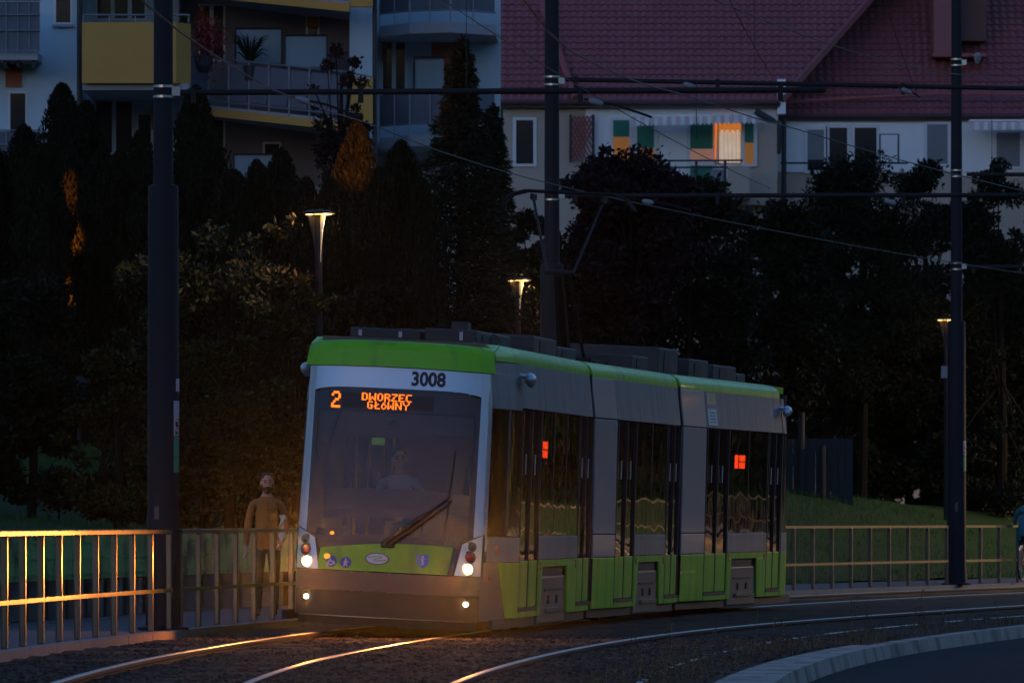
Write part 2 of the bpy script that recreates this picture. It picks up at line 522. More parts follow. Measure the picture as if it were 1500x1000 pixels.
FENCE_D = -2.5
YR = list(np.arange(12, 240, 2.0))
def curve_pt(d, z):
    def f(y):
        s = s_at(y); p = track(s, d)
        return (p[0], p[1], z)
    return f
near = list(np.arange(50, 112, 0.35)) + list(np.arange(112, 240, 1.5))
strip('track_bed', M['ballast'], curve_pt(FENCE_D + 0.12, -0.045), lambda y: (kx(y) - 0.15, y, -0.05), near, 22, 0.022)
strip('pavement', M['paving'], curve_pt(-5.05, 0.075), curve_pt(FENCE_D - 0.08, 0.04), [float(y) for y in YR if y < 236], 2)
strip('road', M['asphalt'], lambda y: (kx(y) + 0.13, y, -0.14), lambda y: (kx(y) + 9.5, y - 3, -0.18), YR, 4)
strip('far_verge', M['grass'], lambda y: (kx(y) + 9.52, y - 3, -0.12), lambda y: (kx(y) + 60, y - 3, 0.4), YR, 3)

# kerb of the road, stone by stone
def stones(root, name, m, pts, w, h, z0, slope=0.0):
    b = MB(); L = 0.999
    b.add([(-w / 2, -L / 2, -h), (w / 2, -L / 2, -h), (w / 2, L / 2, -h), (-w / 2, L / 2, -h),
           (-w / 2, -L / 2, 0), (w / 2 - slope, -L / 2, 0), (w / 2 - slope, L / 2, 0), (-w / 2, L / 2, 0)],
          [(0, 3, 2, 1), (4, 5, 6, 7), (0, 1, 5, 4), (1, 2, 6, 5), (2, 3, 7, 6), (3, 0, 4, 7)])
    first = b.build(name, m, None)
    rr = random.Random(len(pts))
    out = []
    for i, (x, y, a) in enumerate(pts):
        o = first if i == 0 else clone(first)
        o.parent = root
        o.location = (x + rr.uniform(-.002, .002), y, z0 + rr.uniform(-.002, .002))
        o.rotation_euler = (0, 0, -a)
        out.append(o)
    return out
kb = struct(thing('road_kerb', 'pale concrete kerb curving along the edge of the asphalt road', None))
pts, y = [], 52.0
while y < 170:
    a = math.atan2(kx(y + .5) - kx(y - .5), 1.0)
    pts.append((kx(y), y, a)); y += math.cos(a)
stones(kb, 'kerb_stone', M['kerb'], pts, 0.24, 0.22, 0.0, 0.05)
pts, y = [], 52.0
kg = struct(thing('kerb_gutter', 'flat concrete strip beside the kerb', None))
while y < 84:
    a = math.atan2(kx(y + .5) - kx(y - .5), 1.0)
    w = 0.36
    pts.append((kx(y) - 0.13 - w / 2, y, a)); y += math.cos(a)
stones(kg, 'gutter_slab', M['kerb'], pts, 0.35, 0.1, -0.03)
ed = struct(thing('pavement_edging', 'low concrete edging under the railing', None))
pts, s = [], s_at(54.0)
while s < s_at(175):
    p = track(s, FENCE_D + 0.05); pts.append((p[0], p[1], heading(s))); s += 1.0
stones(ed, 'edging_stone', M['edging'], pts, 0.16, 0.2, 0.05)

# rails
def rail(name, f, ys, dz=0.0):
    b = MB(); t = MB()
    P = [Vector(f(y)) for y in ys]
    rows = len(P)
    prof = [(-.036, -.002), (.036, -.002), (.034, -.03), (.012, -.045), (.012, -.12), (-.012, -.12), (-.012, -.045), (-.034, -.03)]
    pts, top = [], []
    tp = [(-.034, 0), (-.027, .007), (.027, .007), (.034, 0)]
    for i, p in enumerate(P):
        d = (P[min(i + 1, rows - 1)] - P[max(i - 1, 0)]); d.z = 0; d.normalize()
        n = Vector((d.y, -d.x, 0))
        for (a, z) in prof: pts.append(p + n * a + Vector((0, 0, z + dz)))
        for (a, z) in tp: top.append(p + n * a + Vector((0, 0, z + dz)))
    n = len(prof)
    b.add(pts, [(i * n + j, i * n + (j + 1) % n, (i + 1) * n + (j + 1) % n, (i + 1) * n + j) for i in range(rows - 1) for j in range(n)])
    n = len(tp)
    t.add(top, [(i * n + j, i * n + j + 1, (i + 1) * n + j + 1, (i + 1) * n + j) for i in range(rows - 1) for j in range(n - 1)])
    o = struct(b.build(name, M['railside'], fix=False))
    h = t.build('rail_head', M['rail'], o, smooth=True)
    return o
ry = [float(v) for v in np.arange(40, 236, 1.0)]
rail('rail', lambda y: (*track(s_at(y), -0.7175), 0.0), ry, 0.03)
rail('rail', lambda y: (*track(s_at(y), 0.7175), 0.0), ry, -0.025)
rail('rail', lambda y: (cx(y), y, 0.0), ry, 0.01)
def dr(y):
    a = math.atan2(cx(y + .5) - cx(y - .5), 1.0)
    return (cx(y) + 1.435 * math.cos(a), y - 1.435 * math.sin(a), 0.0)
rail('rail', dr, ry, -0.045)

# ballast stones, dry weeds, grass
def scatter_stones(n):
    V = []
    y = rng.uniform(56, 92, n)
    lo = np.array([left_of(v) + FENCE_D + 0.25 for v in y]); hi = np.array([kx(v) - 0.6 for v in y])
    x = lo + (hi - lo) * rng.uniform(0, 1, n)
    sz = rng.uniform(0.018, 0.042, n)
    V, F = [], []
    base = np.array([(1, 0, -.4), (-.4, .9, -.4), (-.5, -.9, -.4), (.5, .55, .55), (-.75, .1, .5), (.35, -.65, .6)])
    tri = [(0, 1, 2), (3, 5, 4), (0, 3, 1), (1, 3, 4), (1, 4, 2), (2, 4, 5), (2, 5, 0), (0, 5, 3)]
    for i in range(n):
        a = rng.uniform(0, 6.28); c, s_ = math.cos(a), math.sin(a)
        p = base * sz[i] * rng.uniform(.7, 1.3, (6, 3))
        q = np.stack([p[:, 0] * c - p[:, 1] * s_ + x[i], p[:, 0] * s_ + p[:, 1] * c + y[i], p[:, 2] * .8 - 0.045], 1)
        b = len(V); V += [tuple(r) for r in q]; F += [tuple(k + b for k in t) for t in tri]
    me = bpy.data.meshes.new('ballast_stones'); me.from_pydata(V, [], F)
    return tag(link('ballast_stones', me, M['stone']), 'loose dark ballast stones lying between and beside the tram rails', 'gravel', kind='stuff')
scatter_stones(22000)

def blades(name, m, P, h, w, lean=0.35):
    n = len(P)
    a = rng.uniform(0, 2 * np.pi, n)
    hh = h * rng.uniform(.45, 1.25, n)
    d = np.stack([np.cos(a), np.sin(a), np.zeros(n)], 1)
    b = rng.uniform(0, 2 * np.pi, n)
    ln = np.stack([np.cos(b), np.sin(b), np.zeros(n)], 1) * (hh * lean * rng.uniform(.1, 1, n))[:, None]
    up = np.stack([np.zeros(n), np.zeros(n), hh], 1)
    q = np.stack([P - d * w, P + d * w, P + up + ln + d * w * .25, P + up + ln - d * w * .25], 1)
    return quad_mesh(name, q, m)
n = 4200
y = rng.uniform(58, 118, n)
t = rng.beta(1.6, 1.6, n)
x = np.array([kx(v) - (0.5 if v < 84 else 0.16) for v in y]) - t * np.where(y < 90, 1.15, 2.0)
cl = np.sin(y * 1.7) + np.sin(y * 4.3 + 1) + np.sin(x * 5)
P = np.stack([x, y, np.full(n, -0.06)], 1)[cl > -0.4]
tag(blades('dry_weeds', M['dry'], P, 0.13, 0.004, 0.8), 'dry brown weeds growing along the kerb beside the rails', 'weeds', kind='stuff')
wd = MB()
for i in range(26):
    yy = random.uniform(60, 110); xx = kx(yy) - random.uniform(.7, 1.5); hh = random.uniform(.15, .5)
    a = (xx, yy, -.06); b = (xx + random.uniform(-.08, .08), yy, hh)
    wd.tube([a, ((a[0] + b[0]) / 2 + .02, yy, hh * .5), b], [.004, .003, .002], 4)
    for k in range(7):
        wd.ball((b[0] + random.uniform(-.03, .03), yy + random.uniform(-.03, .03), hh - random.uniform(0, hh * .5)), random.uniform(.006, .014), 5, 3)
tag(wd.build('weed_stalks', M['dry'], fix=False), 'thin dry weed stalks standing beside the kerb', 'weeds', kind='stuff')

# bank behind the railing: held by a wall on the left, a bare grass slope on the right
def bank_h(s, d):
    """height of the land d metres left of the track's middle"""
    d = -d
    w = min(1, max(0, (s - 22) / 12.0))
    left = 1.05 + 0.10 * max(0, d - 5.3)
    q = min(1, max(0, (d - 5.1) / 6.5)); q = q * q * (3 - 2 * q)
    right = 0.09 + 2.45 * q + 0.02 * max(0, d - 11.6)
    # the slope falls away again farther to the right
    k = min(1, max(0, (s - 62) / 45.0))
    right = right * (1 - 0.55 * k) 
    return min(left * (1 - w) + right * w, 3.4)
bk = MB(); SS = list(np.arange(-52, 150, 2.0)); DD = [-5.3, -6, -6.8, -7.6, -8.5, -9.5, -10.5, -11.5, -13, -16, -22, -32, -60, -140]
pts = []
for s in SS:
    for d in DD:
        p = track(s, d); pts.append((p[0], p[1], bank_h(s, d) + random.uniform(-.04, .04)))
W = len(DD)
bk.add(pts, [(j * W + i, j * W + i + 1, (j + 1) * W + i + 1, (j + 1) * W + i) for j in range(len(SS) - 1) for i in range(W - 1)])
struct(bk.build('grass_bank', M['grass'], smooth=True))
def on_bank(n, s0, s1, d0, d1):
    s = rng.uniform(s0, s1, n); d = -rng.uniform(d0, d1, n)
    return np.array([(*track(a, b), bank_h(a, b)) for a, b in zip(s, d)])
tag(blades('bank_grass', M['blade'], np.concatenate([on_bank(16000, 28, 85, 5.15, 12), on_bank(1500, -10, 26, 5.5, 9)]), 0.10, 0.007, 0.6),
    'short dark grass growing on the bank behind the railing', 'grass', kind='stuff')
def land(x, y):
    """height of the bank under a plan position"""
    best = None
    ph = math.atan2(0, 1)
    s = s_at(min(max(y, 20), 255))
    for _ in range(6):
        p = track(s); h = heading(s)
        s += (x - p[0]) * math.sin(h) + (y - p[1]) * math.cos(h)
    p = track(s); h = heading(s)
    d = (x - p[0]) * math.cos(h) - (y - p[1]) * math.sin(h)
    return bank_h(s, min(d, -5.3))

# green boarded wall on concrete posts behind the pavement
rw = thing('boarded_wall', 'low green boarded wall on grey concrete posts behind the pavement railing', 'wall', (*track(-14, -5.2), 0.07))
s = -40.0
first = None
def spost(s):
    p = track(s, -5.14); h = heading(s)
    b = MB(); b.box(-.09, .09, -.09, .09, 0, .60)
    return b, (p[0], p[1], .07), -h
i = 0
while s < 21.5:
    b, loc, rz = spost(s)
    if first is None:
        first = b.build('concrete_post', M['concrete'], None, bevel=.012)
        o = first
    else:
        o = clone(first)
    o.parent = rw
    o.location = Vector(loc) - rw.location; o.rotation_euler = (0, 0, rz)
    s += 1.35
s = -41.0
while s < 21.4:
    L = 2.7
    a, c = track(s, -5.06), track(s + L - .02, -5.06)
    b = MB(); b.bar((a[0], a[1], .88), (c[0], c[1], .88), .05, .6)
    for k in range(3):
        z = .66 + k * .2
        b.bar((*track(s, -5.03), z), (*track(s + L - .02, -5.03), z), .02, .03)
    b.build('green_board', M['greenpanel'], rw)
    b = MB(); b.bar((a[0], a[1], 1.2), (c[0], c[1], 1.2), .11, .035)
    b.build('capping', M['capgreen'], rw)
    b = MB(); b.bar((*track(s, -5.30), .32), (*track(s + L - .005, -5.30), .32), .06, .7)
    b.build('rear_slab', M['concrete'], rw)
    s += L

# ------------------------------------------------------------------ railing along the track
PM = None; 
def railing(s0, s1, label, start=0.0):
    global PM
    m = (s0 + s1) / 2
    root = thing('railing', label, 'railing', (*track(m, FENCE_D), 0.06), 'railings along the tram track')
    n = max(2, int(round((s1 - s0) / 1.5)))
    if PM is None:
        b = MB(); b.box(-.034, .034, -.034, .034, 0, 1.125)
        PM = b.build('post', M['fence'], None, bevel=.014)
        o = PM
        fresh = True
    else: fresh = False
    for i in range(n + 1):
        s = s0 + (s1 - s0) * i / n
        p = track(s, FENCE_D)
        o = PM if (fresh and i == 0) else clone(PM)
        o.parent = root
        o.location = Vector((p[0], p[1], .06)) - root.location
        o.rotation_euler = (0, 0, -heading(s))
    for nm, z, h in (('top_rail', 1.205, .045), ('middle_rail', .52, .045)):
        b = MB()
        for i in range(n):
            sa = s0 - .03 + (s1 - s0 + .06) * i / n; sb = s0 - .03 + (s1 - s0 + .06) * (i + 1) / n
            off = 0.0 if nm == 'top_rail' else 0.036
            a, c = track(sa, FENCE_D + off), track(sb, FENCE_D + off)
            b.bar((a[0], a[1], z), (c[0], c[1], z), .07 if nm == 'top_rail' else .012, h)
        b.build(nm, M['fence'], root)
    return root
S1, S2, S3 = s_at(90.2), s_at(118), s_at(151.6)
PD = [-2.64, -2.02, -2.45]
railing(S1 - 27.6, S1 - .5, 'steel railing glowing orange left of the thick pole in front')
railing(S1 + .4, S2 - .5, 'dark steel railing between the thick pole and the tram, the bearded man behind it')
railing(S2 + .5, S3 - .6, 'long steel railing behind the tram, ending at the pole on the right')
railing(S3 + .6, S3 + 32, 'steel railing right of the rightmost pole, by the cyclist')
railing(S3 + 34, S3 + 64, 'steel railing far along the curve out past the cyclist')
railing(S3 + 66, S3 + 96, 'last steel railing where the track bends out of sight')

# ------------------------------------------------------------------ catenary poles
def cat_pole(s, label, clamps, stickers, top=11.6, fat=1.1, d=FENCE_D):
    p = track(s, d)
    root = thing('catenary_pole', label, 'pole', (p[0], p[1], 0.05), 'catenary poles in the railing line')
    b = MB(); b.lathe([(.30, 0), (.30, .03), (.19 * fat, .05), (.172 * fat, .4), (.163 * fat, 5.18), (.158 * fat, 5.22), (.118, 5.24)], (p[0], p[1], .05), 28)
    b.build('lower_shaft', M['pole'], root, smooth=True)
    b = MB(); b.lathe([(.117, 5.24), (.112, 8.2), (.10, top)], (p[0], p[1], .05), 24)
    b.build('upper_shaft', M['pole'], root, smooth=True)
    for z in clamps:
        c = MB(); c.lathe([(.125, -.075), (.125, -.045)], (p[0], p[1], z), 20)
        c.lathe([(.125, .045), (.125, .075)], (p[0], p[1], z), 20)
        c.box(p[0] + .1, p[0] + .2, p[1] - .05, p[1] + .05, z - .05, z + .05)
        c.build('clamp', M['steel'], root)
    rr = .168 * fat
    for (a, z0, z1, da, mm, txt) in stickers:
        b = MB()
        b.sheet(lambda t, s_, a=a, da=da, z0=z0, z1=z1: (p[0] + (rr + .004) * math.sin(a + da * t), p[1] - (rr + .004) * math.cos(a + da * t), z0 + (z1 - z0) * s_), 4, 1)
        o = b.build('sticker', M[mm], root, fix=False)
        if txt:
            put_text(txt, .19, lambda u, v, a=a, z0=z0: (p[0] + (rr + .007) * math.sin(a + .12 + u / rr), p[1] - (rr + .007) * math.cos(a + .12 + u / rr), z0 + v), 'lettering', M['print_'], o, .01)
    return root

def text_geo(txt, h, offset=0.0):
    cu = bpy.data.curves.new('txt', 'FONT')
    cu.body = txt; cu.size = h * 1.45; cu.offset = offset; cu.resolution_u = 4
    o = bpy.data.objects.new('txt', cu); C.objects.link(o)
    dg = bpy.context.evaluated_depsgraph_get()
    me = o.evaluated_get(dg).to_mesh()
    V = [(v.co.x, v.co.y) for v in me.vertices]; F = [tuple(p.vertices) for p in me.polygons]
    o.evaluated_get(dg).to_mesh_clear()
    bpy.data.objects.remove(o); bpy.data.curves.remove(cu)
    return V, F
def put_text(txt, h, fn, name, m, parent, offset=0.0, width=None):
    V, F = text_geo(txt, h, offset)
    k = 1.0
    x0 = min(v[0] for v in V)
    if width: k = width / (max(v[0] for v in V) - x0)
    b = MB(); b.add([fn((v[0] - x0) * k, v[1]) for v in V], F)
    return b.build(name, m, parent, fix=False)

PO = [None] * 3
PO[0] = cat_pole(S1, 'thick dark tram pole between the glowing railing and the man', [6.38, 8.2],
         [(0.95, 2.85, 3.0, .6, 'stickw', None), (0.75, 2.33, 2.74, .75, 'stickw', 'S'), (0.75, 2.08, 2.325, .75, 'stickg', None), (0.75, 1.9, 2.075, .75, 'stickg', None), (-.55, 1.35, 1.5, .32, 'dgrey', None)], d=PD[0])
PO[1] = cat_pole(S2, 'dark tram pole rising behind the roof of the tram', [6.33, 8.1], [], d=PD[1])
PO[2] = cat_pole(S3, 'dark tram pole on the right with a green sticker', [6.36, 8.2, 10.4],
         [(.75, 2.62, 2.9, .7, 'stickw', 'S'), (.75, 2.3, 2.6, .7, 'stickg', None), (-.2, 1.5, 1.68, .3, 'dgrey', None)], d=PD[2])
p1, p2, p3 = [Vector((*track(s, d), 0)) for s, d in zip((S1, S2, S3), PD)]

def cantilever(pole, p, z, L, dz, yaw):
    e = p + Vector((L * math.cos(yaw), -L * math.sin(yaw), z + dz)); a = p + Vector((.2, 0, z))
    b = MB(); b.tube([a, a.lerp(e, .5), e], .036, 10); root = b.build('arm', M['tubep'], pole, smooth=True)
    for f in (.02, .28, .62, .93):
        q = a.lerp(e, f)
        b = MB(); b.box(q.x - .03, q.x + .03, q.y - .045, q.y + .045, q.z - .13, q.z + .05)
        b.build('hanger', M['tubep'], root)
    return root
cantilever(PO[0], p1, 6.37, 7.8, .03, 0.0)
cantilever(PO[0], p1, 8.2, 7.8, .0, 0.0)
cantilever(PO[1], p2, 8.12, 8.6, -.18, 0.03)
cantilever(PO[1], p2, 6.33, 8.6, .0, 0.03)
cantilever(PO[2], p3, 8.18, 7.0, -.05, 0.05)
cantilever(PO[2], p3, 6.35, 7.0, .0, 0.05)

def wire(name, pts, r, label, group='overhead wires'):
    b = MB(); b.tube(pts, r, 5)
    o = b.build(name, M['wire'], None, smooth=True, fix=False)
    return tag(o, label, 'overhead wire', group)
DZ = [40, 63, 76, 90, 118, 150, 240]; ZZ = [5.3, 5.45, 5.62, 5.95, 6.05, 6.07, 6.07]
W1 = []
for Dv in np.arange(45, 236, 4.0):
    x, yv = track(s_at(Dv)); W1.append((x + .15 * math.sin(Dv * .11), yv, float(np.interp(Dv, DZ, ZZ))))
wire('contact_wire', W1, .008, 'contact wire above the tram, touched by its pantograph')
W2 = [(cx(d) + .72 + .12 * math.sin(d * .12), d, float(np.interp(d, [45, 63, 87, 98, 106, 150, 236], [5.1, 5.25, 6.12, 6.28, 6.25, 6.2, 6.1]))) for d in np.arange(45, 236, 4.0)]
wire('contact_wire', W2, .008, 'contact wire above the empty right-hand track')
def span(a, b, sag, n=10):
    a, b = Vector(a), Vector(b)
    return [a.lerp(b, i / n) - Vector((0, 0, sag * 4 * (i / n) * (1 - i / n))) for i in range(n + 1)]
wire('messenger_wire', span((cx(60) + .9, 60, 8.6), px(1128, 108, 117), .25), .006, 'pale carrying wire running down to the upper arm of the middle pole')
wire('messenger_wire', span((cx(60) + 2.6, 60, 9.0), px(1345, 142, 121), .4), .006, 'upper right carrying wire passing in front of the dormer roof')
wire('messenger_wire', span(px(980, -30, 70), px(1452, 113, 117), .2), .006, 'highest carrying wire running towards the rightmost pole')
wire('messenger_wire', span((-3.1, 55, 6.9), px(1128, 276, 117), .25), .006, 'sloping carrying wire above the left-hand track')
for i, (x, y0, y1, D, l) in enumerate(((1105, -60, 110, 117, 'thin dropper wire hanging in front of the red roof'), (1020, 120, 203, 92, 'short dropper wire in front of the striped awning'),
                           (683, -60, 130, 90.2, 'thin dropper wire in front of the feathery conifer'), (1453, 122, 275, 117, 'dropper wire between the two arms at the right edge'))):
    wire('dropper_wire', [px(x, y0, D), px(x, y1, D)], .005, l)
for i, (x, y, D, x2, y2, l) in enumerate(((425, 142, 90.2, 530, 172, 'brown steady rod hanging under the front arm'), (1315, 128, 117, 1348, 143, 'steady rod with pale insulator under the upper arm near the dormer'),
                             (995, 121, 117, 1015, 127, 'steady rod with pale insulator under the upper arm left of the dormer'), (855, 145, 90.2, 955, 172, 'brown steady rod in front of the awning'),
                             (935, 293, 117, 1010, 308, 'steady rod under the lower arm in front of the purple tree'), (1290, 292, 117, 1345, 308, 'steady rod under the lower arm in front of the green trees'))):
    a, c = Vector(px(x, y, D)), Vector(px(x2, y2, D))
    root = thing('steady_rod', l, 'steady rod', a, 'steady rods under the arms')
    b = MB(); b.tube([a, a.lerp(c, .5) + Vector((0, 0, .03)), c], .016, 6); b.build('rod', M['tubep'], root, smooth=True)
    b = MB(); d = (c - a).normalized(); b.tube([a + d * .06, a + d * .1, a + d * .2, a + d * .24], [.02, .04, .04, .02], 10); b.build('insulator', M['insul'], root, smooth=True)
b = MB()
q = Vector(px(1432, 86, 150)); b.lathe([(.02, .12), (.075, .06), (.07, -.02), (.03, -.1)], q, 14)
tag(b.build('insulator', M['insul'], None, smooth=True), 'white bell insulator beside the top of the rightmost pole', 'insulator')
wire('guy_wire', [px(1418, 80, 150), q, px(1540, 140, 150)], .006, 'wire through the white insulator at the rightmost pole')

# ------------------------------------------------------------------ the tram
ROLL = R(2.9)                       # the track is canted towards the inside of the curve
def on_track(s): return Vector((*track(s, 0.0), 0.0))
sN, sJ1, sJ2, sT = s_at(89.5), s_at(100.2), s_at(109.25), s_at(121.3)
NOSE, J1, J2, TAIL = on_track(sN), on_track(sJ1), on_track(sJ2), on_track(sT)
tram = thing('tram', 'green and silver low-floor tram with lit headlights and amber route display coming round the curve', 'tram', (NOSE.x, NOSE.y, 0))
def sec_xf(A, B, skip=0.0):
    d = (B - A).normalized(); n = Vector((d.y, -d.x, 0))
    A = A + d * skip
    c, s_ = math.cos(ROLL), math.sin(ROLL)
    def f(u, v, z):
        p = A + d * u + n * (v * c + z * s_ * 0.7 + .05)
        return Vector((p.x, p.y, z * c - v * s_ + .0))
    return f
XF = [sec_xf(NOSE, J1), sec_xf(J1, J2, .36), sec_xf(J2, TAIL, .36)]
HW = 1.30
def tumble(z):
    if z < 1.0: return 0.0
    if z < 2.75: return -.02 * (z - 1.0) / 1.75
    return -.02 - .07 * (z - 2.75) / .55
def rake(z): return max(0, z - .74) * .20
def Fc(v): q = abs(v) / 1.08; return .10 * q * q + .17 * q ** 6
def F(v, z): return rake(z) + Fc(v)
def cab_pt(side, t, z, ue=2.30, off=0.0):
    u0 = F(1.08, z)
    u = u0 + (ue - u0) * t
    w = 1.08 + (HW - 1.08) * (1 - (1 - t) ** 1.7)
    return (u, side * (w + tumble(z) + off), z)

SECLEN = [10.42, 8.50, 11.61]
def halfw(k, u):
    w = HW
    if k > 0 and u < 1.75: w = HW - .05 * (1 - u / 1.75)
    return w
def roofprof(w):
    return [(w - .085, 3.27), (w - .095, 3.34), (w - .13, 3.41), (w - .21, 3.455), (w - .36, 3.475)]

secs = []
for k in range(3):
    xf = XF[k]; L = SECLEN[k]
    o = MB(xf)
    u0 = 2.0 if k == 0 else 0.0
    u1 = L if k < 2 else L - 2.2
    # frame of the section: floor pan, inner roof, end bulkheads' rims, waist ribs
    o.box(u0 - .3, u1, -1.2, 1.2, .30, .38)
    o.box(u0, u1, -1.0, 1.0, 3.36, 3.42)
    for side in (-1, 1):
        a, b_ = sorted((side * 1.22, side * 1.25))
        o.box(u0, u1, a, b_, .34, .9)
        a, b_ = sorted((side * 1.13, side * 1.16))
        o.box(u0, u1, a, b_, 2.76, 3.3)
    sec = o.build('car_section', M['black'], tram)
    secs.append(sec)

def side_sheet(k, side, u0, u1, z0, z1, off=0.0, nu=2, nz=3, th=.03, skew=None):
    def fn(t, s_):
        z = z0 + (z1 - z0) * s_
        a = u0(z) if callable(u0) else u0
        c = u1(z) if callable(u1) else u1
        u = a + (c - a) * t
        return (u, side * (halfw(k, u) + tumble(z) + off), z)
    b = MB(XF[k]); b.sheet(fn, nu, nz, (0, -side * th, 0)); return b
def cab_sheet(side, t0, t1, z0, z1, off=0.0, nu=8, nz=5, th=.03, k=0):
    def fn(t, s_):
        z = z0 + (z1 - z0) * s_
        a = t0(z) if callable(t0) else t0
        c = t1(z) if callable(t1) else t1
        p = cab_pt(side, a + (c - a) * t, z, off=off)
        if k == 2: p = (SECLEN[2] - p[0], p[1], p[2])
        return p
    b = MB(XF[k]); b.sheet(fn, nu, nz, (0, -side * th, 0)); return b

ZB, ZG, ZW, ZC = .24, .92, 1.21, 2.74      # skirt, top of green, window sill, cantrail
def door(k, side, u0, u1, parent):
    d = side_sheet(k, side, u0, u1, ZG, ZC - .02, -.03, th=.02).build('door', M['sideglass'], parent)
    mid = (u0 + u1) / 2
    b = MB(XF[k])
    for uu in (u0 + .02, mid, u1 - .02):
        b.xf = None
        x = MB(XF[k]); w_ = halfw(k, uu)
        for (a, c) in ((ZB + .1, ZG), (ZG, ZC - .02)):
            y0, y1 = sorted((side * (w_ + tumble(c) - .035), side * (w_ + tumble(a) - .005)))
            x.box(uu - .022, uu + .022, y0, y1, a, c)
        x.build('door_seal', M['black'], d)
    for (a, c) in ((u0 + .045, mid - .025), (mid + .025, u1 - .045)):
        side_sheet(k, side, a, c, ZB + .12, ZG - .004, -.012, th=.03).build('door_panel', M['green'], d, bevel=.006)
        x = MB(XF[k]); uu = (a + c) / 2; w_ = halfw(k, uu) - .1
        x.tube([(uu + .1, side * w_, 1.25), (uu + .1, side * w_, 2.15)], .016, 6)
        x.build('door_handle', M['steel'], d)
        x = MB(XF[k]); w_ = halfw(k, uu) - .018
        y0, y1 = sorted((side * w_, side * (w_ - .01)))
        x.box(uu - .02, uu + .02, y0, y1, 1.95, 2.2); x.build('reflector', M['stickw'], d)
    y0, y1 = sorted((side * (halfw(k, mid) - .02), side * (halfw(k, mid) + .006)))
    x = MB(XF[k]); x.box(u0, u1, y0, y1, ZB + .07, ZB + .115); x.build('door_sill', M['black'], d)
    side_sheet(k, side, u0, u1, ZB, ZB + .065, 0.0, th=.03).build('sill_panel', M['green'], d)
    return d

def window(k, side, u0, u1, parent, zb=ZW):
    n = 2 if u1 - u0 < 4 else 3
    for i in range(n):
        a = u0 + (u1 - u0) * i / n + .012; c = u0 + (u1 - u0) * (i + 1) / n - .012
        w = side_sheet(k, side, a, c, zb, ZC - .02, -.012, th=.02).build('side_window', M['sideglass'], parent)
    for i in range(n + 1):
        x = MB(XF[k])
        uu = u0 + (u1 - u0) * i / n; wv = halfw(k, uu)
        y0, y1 = sorted((side * (wv - .05), side * (wv - .016)))
        x.box(uu - .02, uu + .02, y0, y1, zb, ZC)
        x.build('window_post', M['black'], parent)

def wheel_cover(k, side, u0, u1, parent):
    side_sheet(k, side, lambda z: u0 + .25 * (z - .14), lambda z: u1 - .25 * (z - .14), .70, .83, -.13, th=.03).build('wheel_arch', M['black'], parent)
    c = side_sheet(k, side, lambda z: u0 + .18 * (z - .14), lambda z: u1 - .18 * (z - .14), .13, .71, -.03, th=.05).build('wheel_cover', M['dgrey'], parent, bevel=.02)
    L = u1 - u0
    side_sheet(k, side, u0 + .25 * L, u1 - .14 * L, .27, .315, .01, th=.03).build('cover_trim', M['steel'], c)
    side_sheet(k, side, u0 + .2 * L, u1 - .2 * L, .53, .55, -.012, th=.03).build('cover_seam', M['black'], c)
    for f in (.36, .66):
        side_sheet(k, side, u0 + f * L - .05, u0 + f * L + .05, .37, .47, -.012, th=.03).build('cover_slot', M['black'], c)

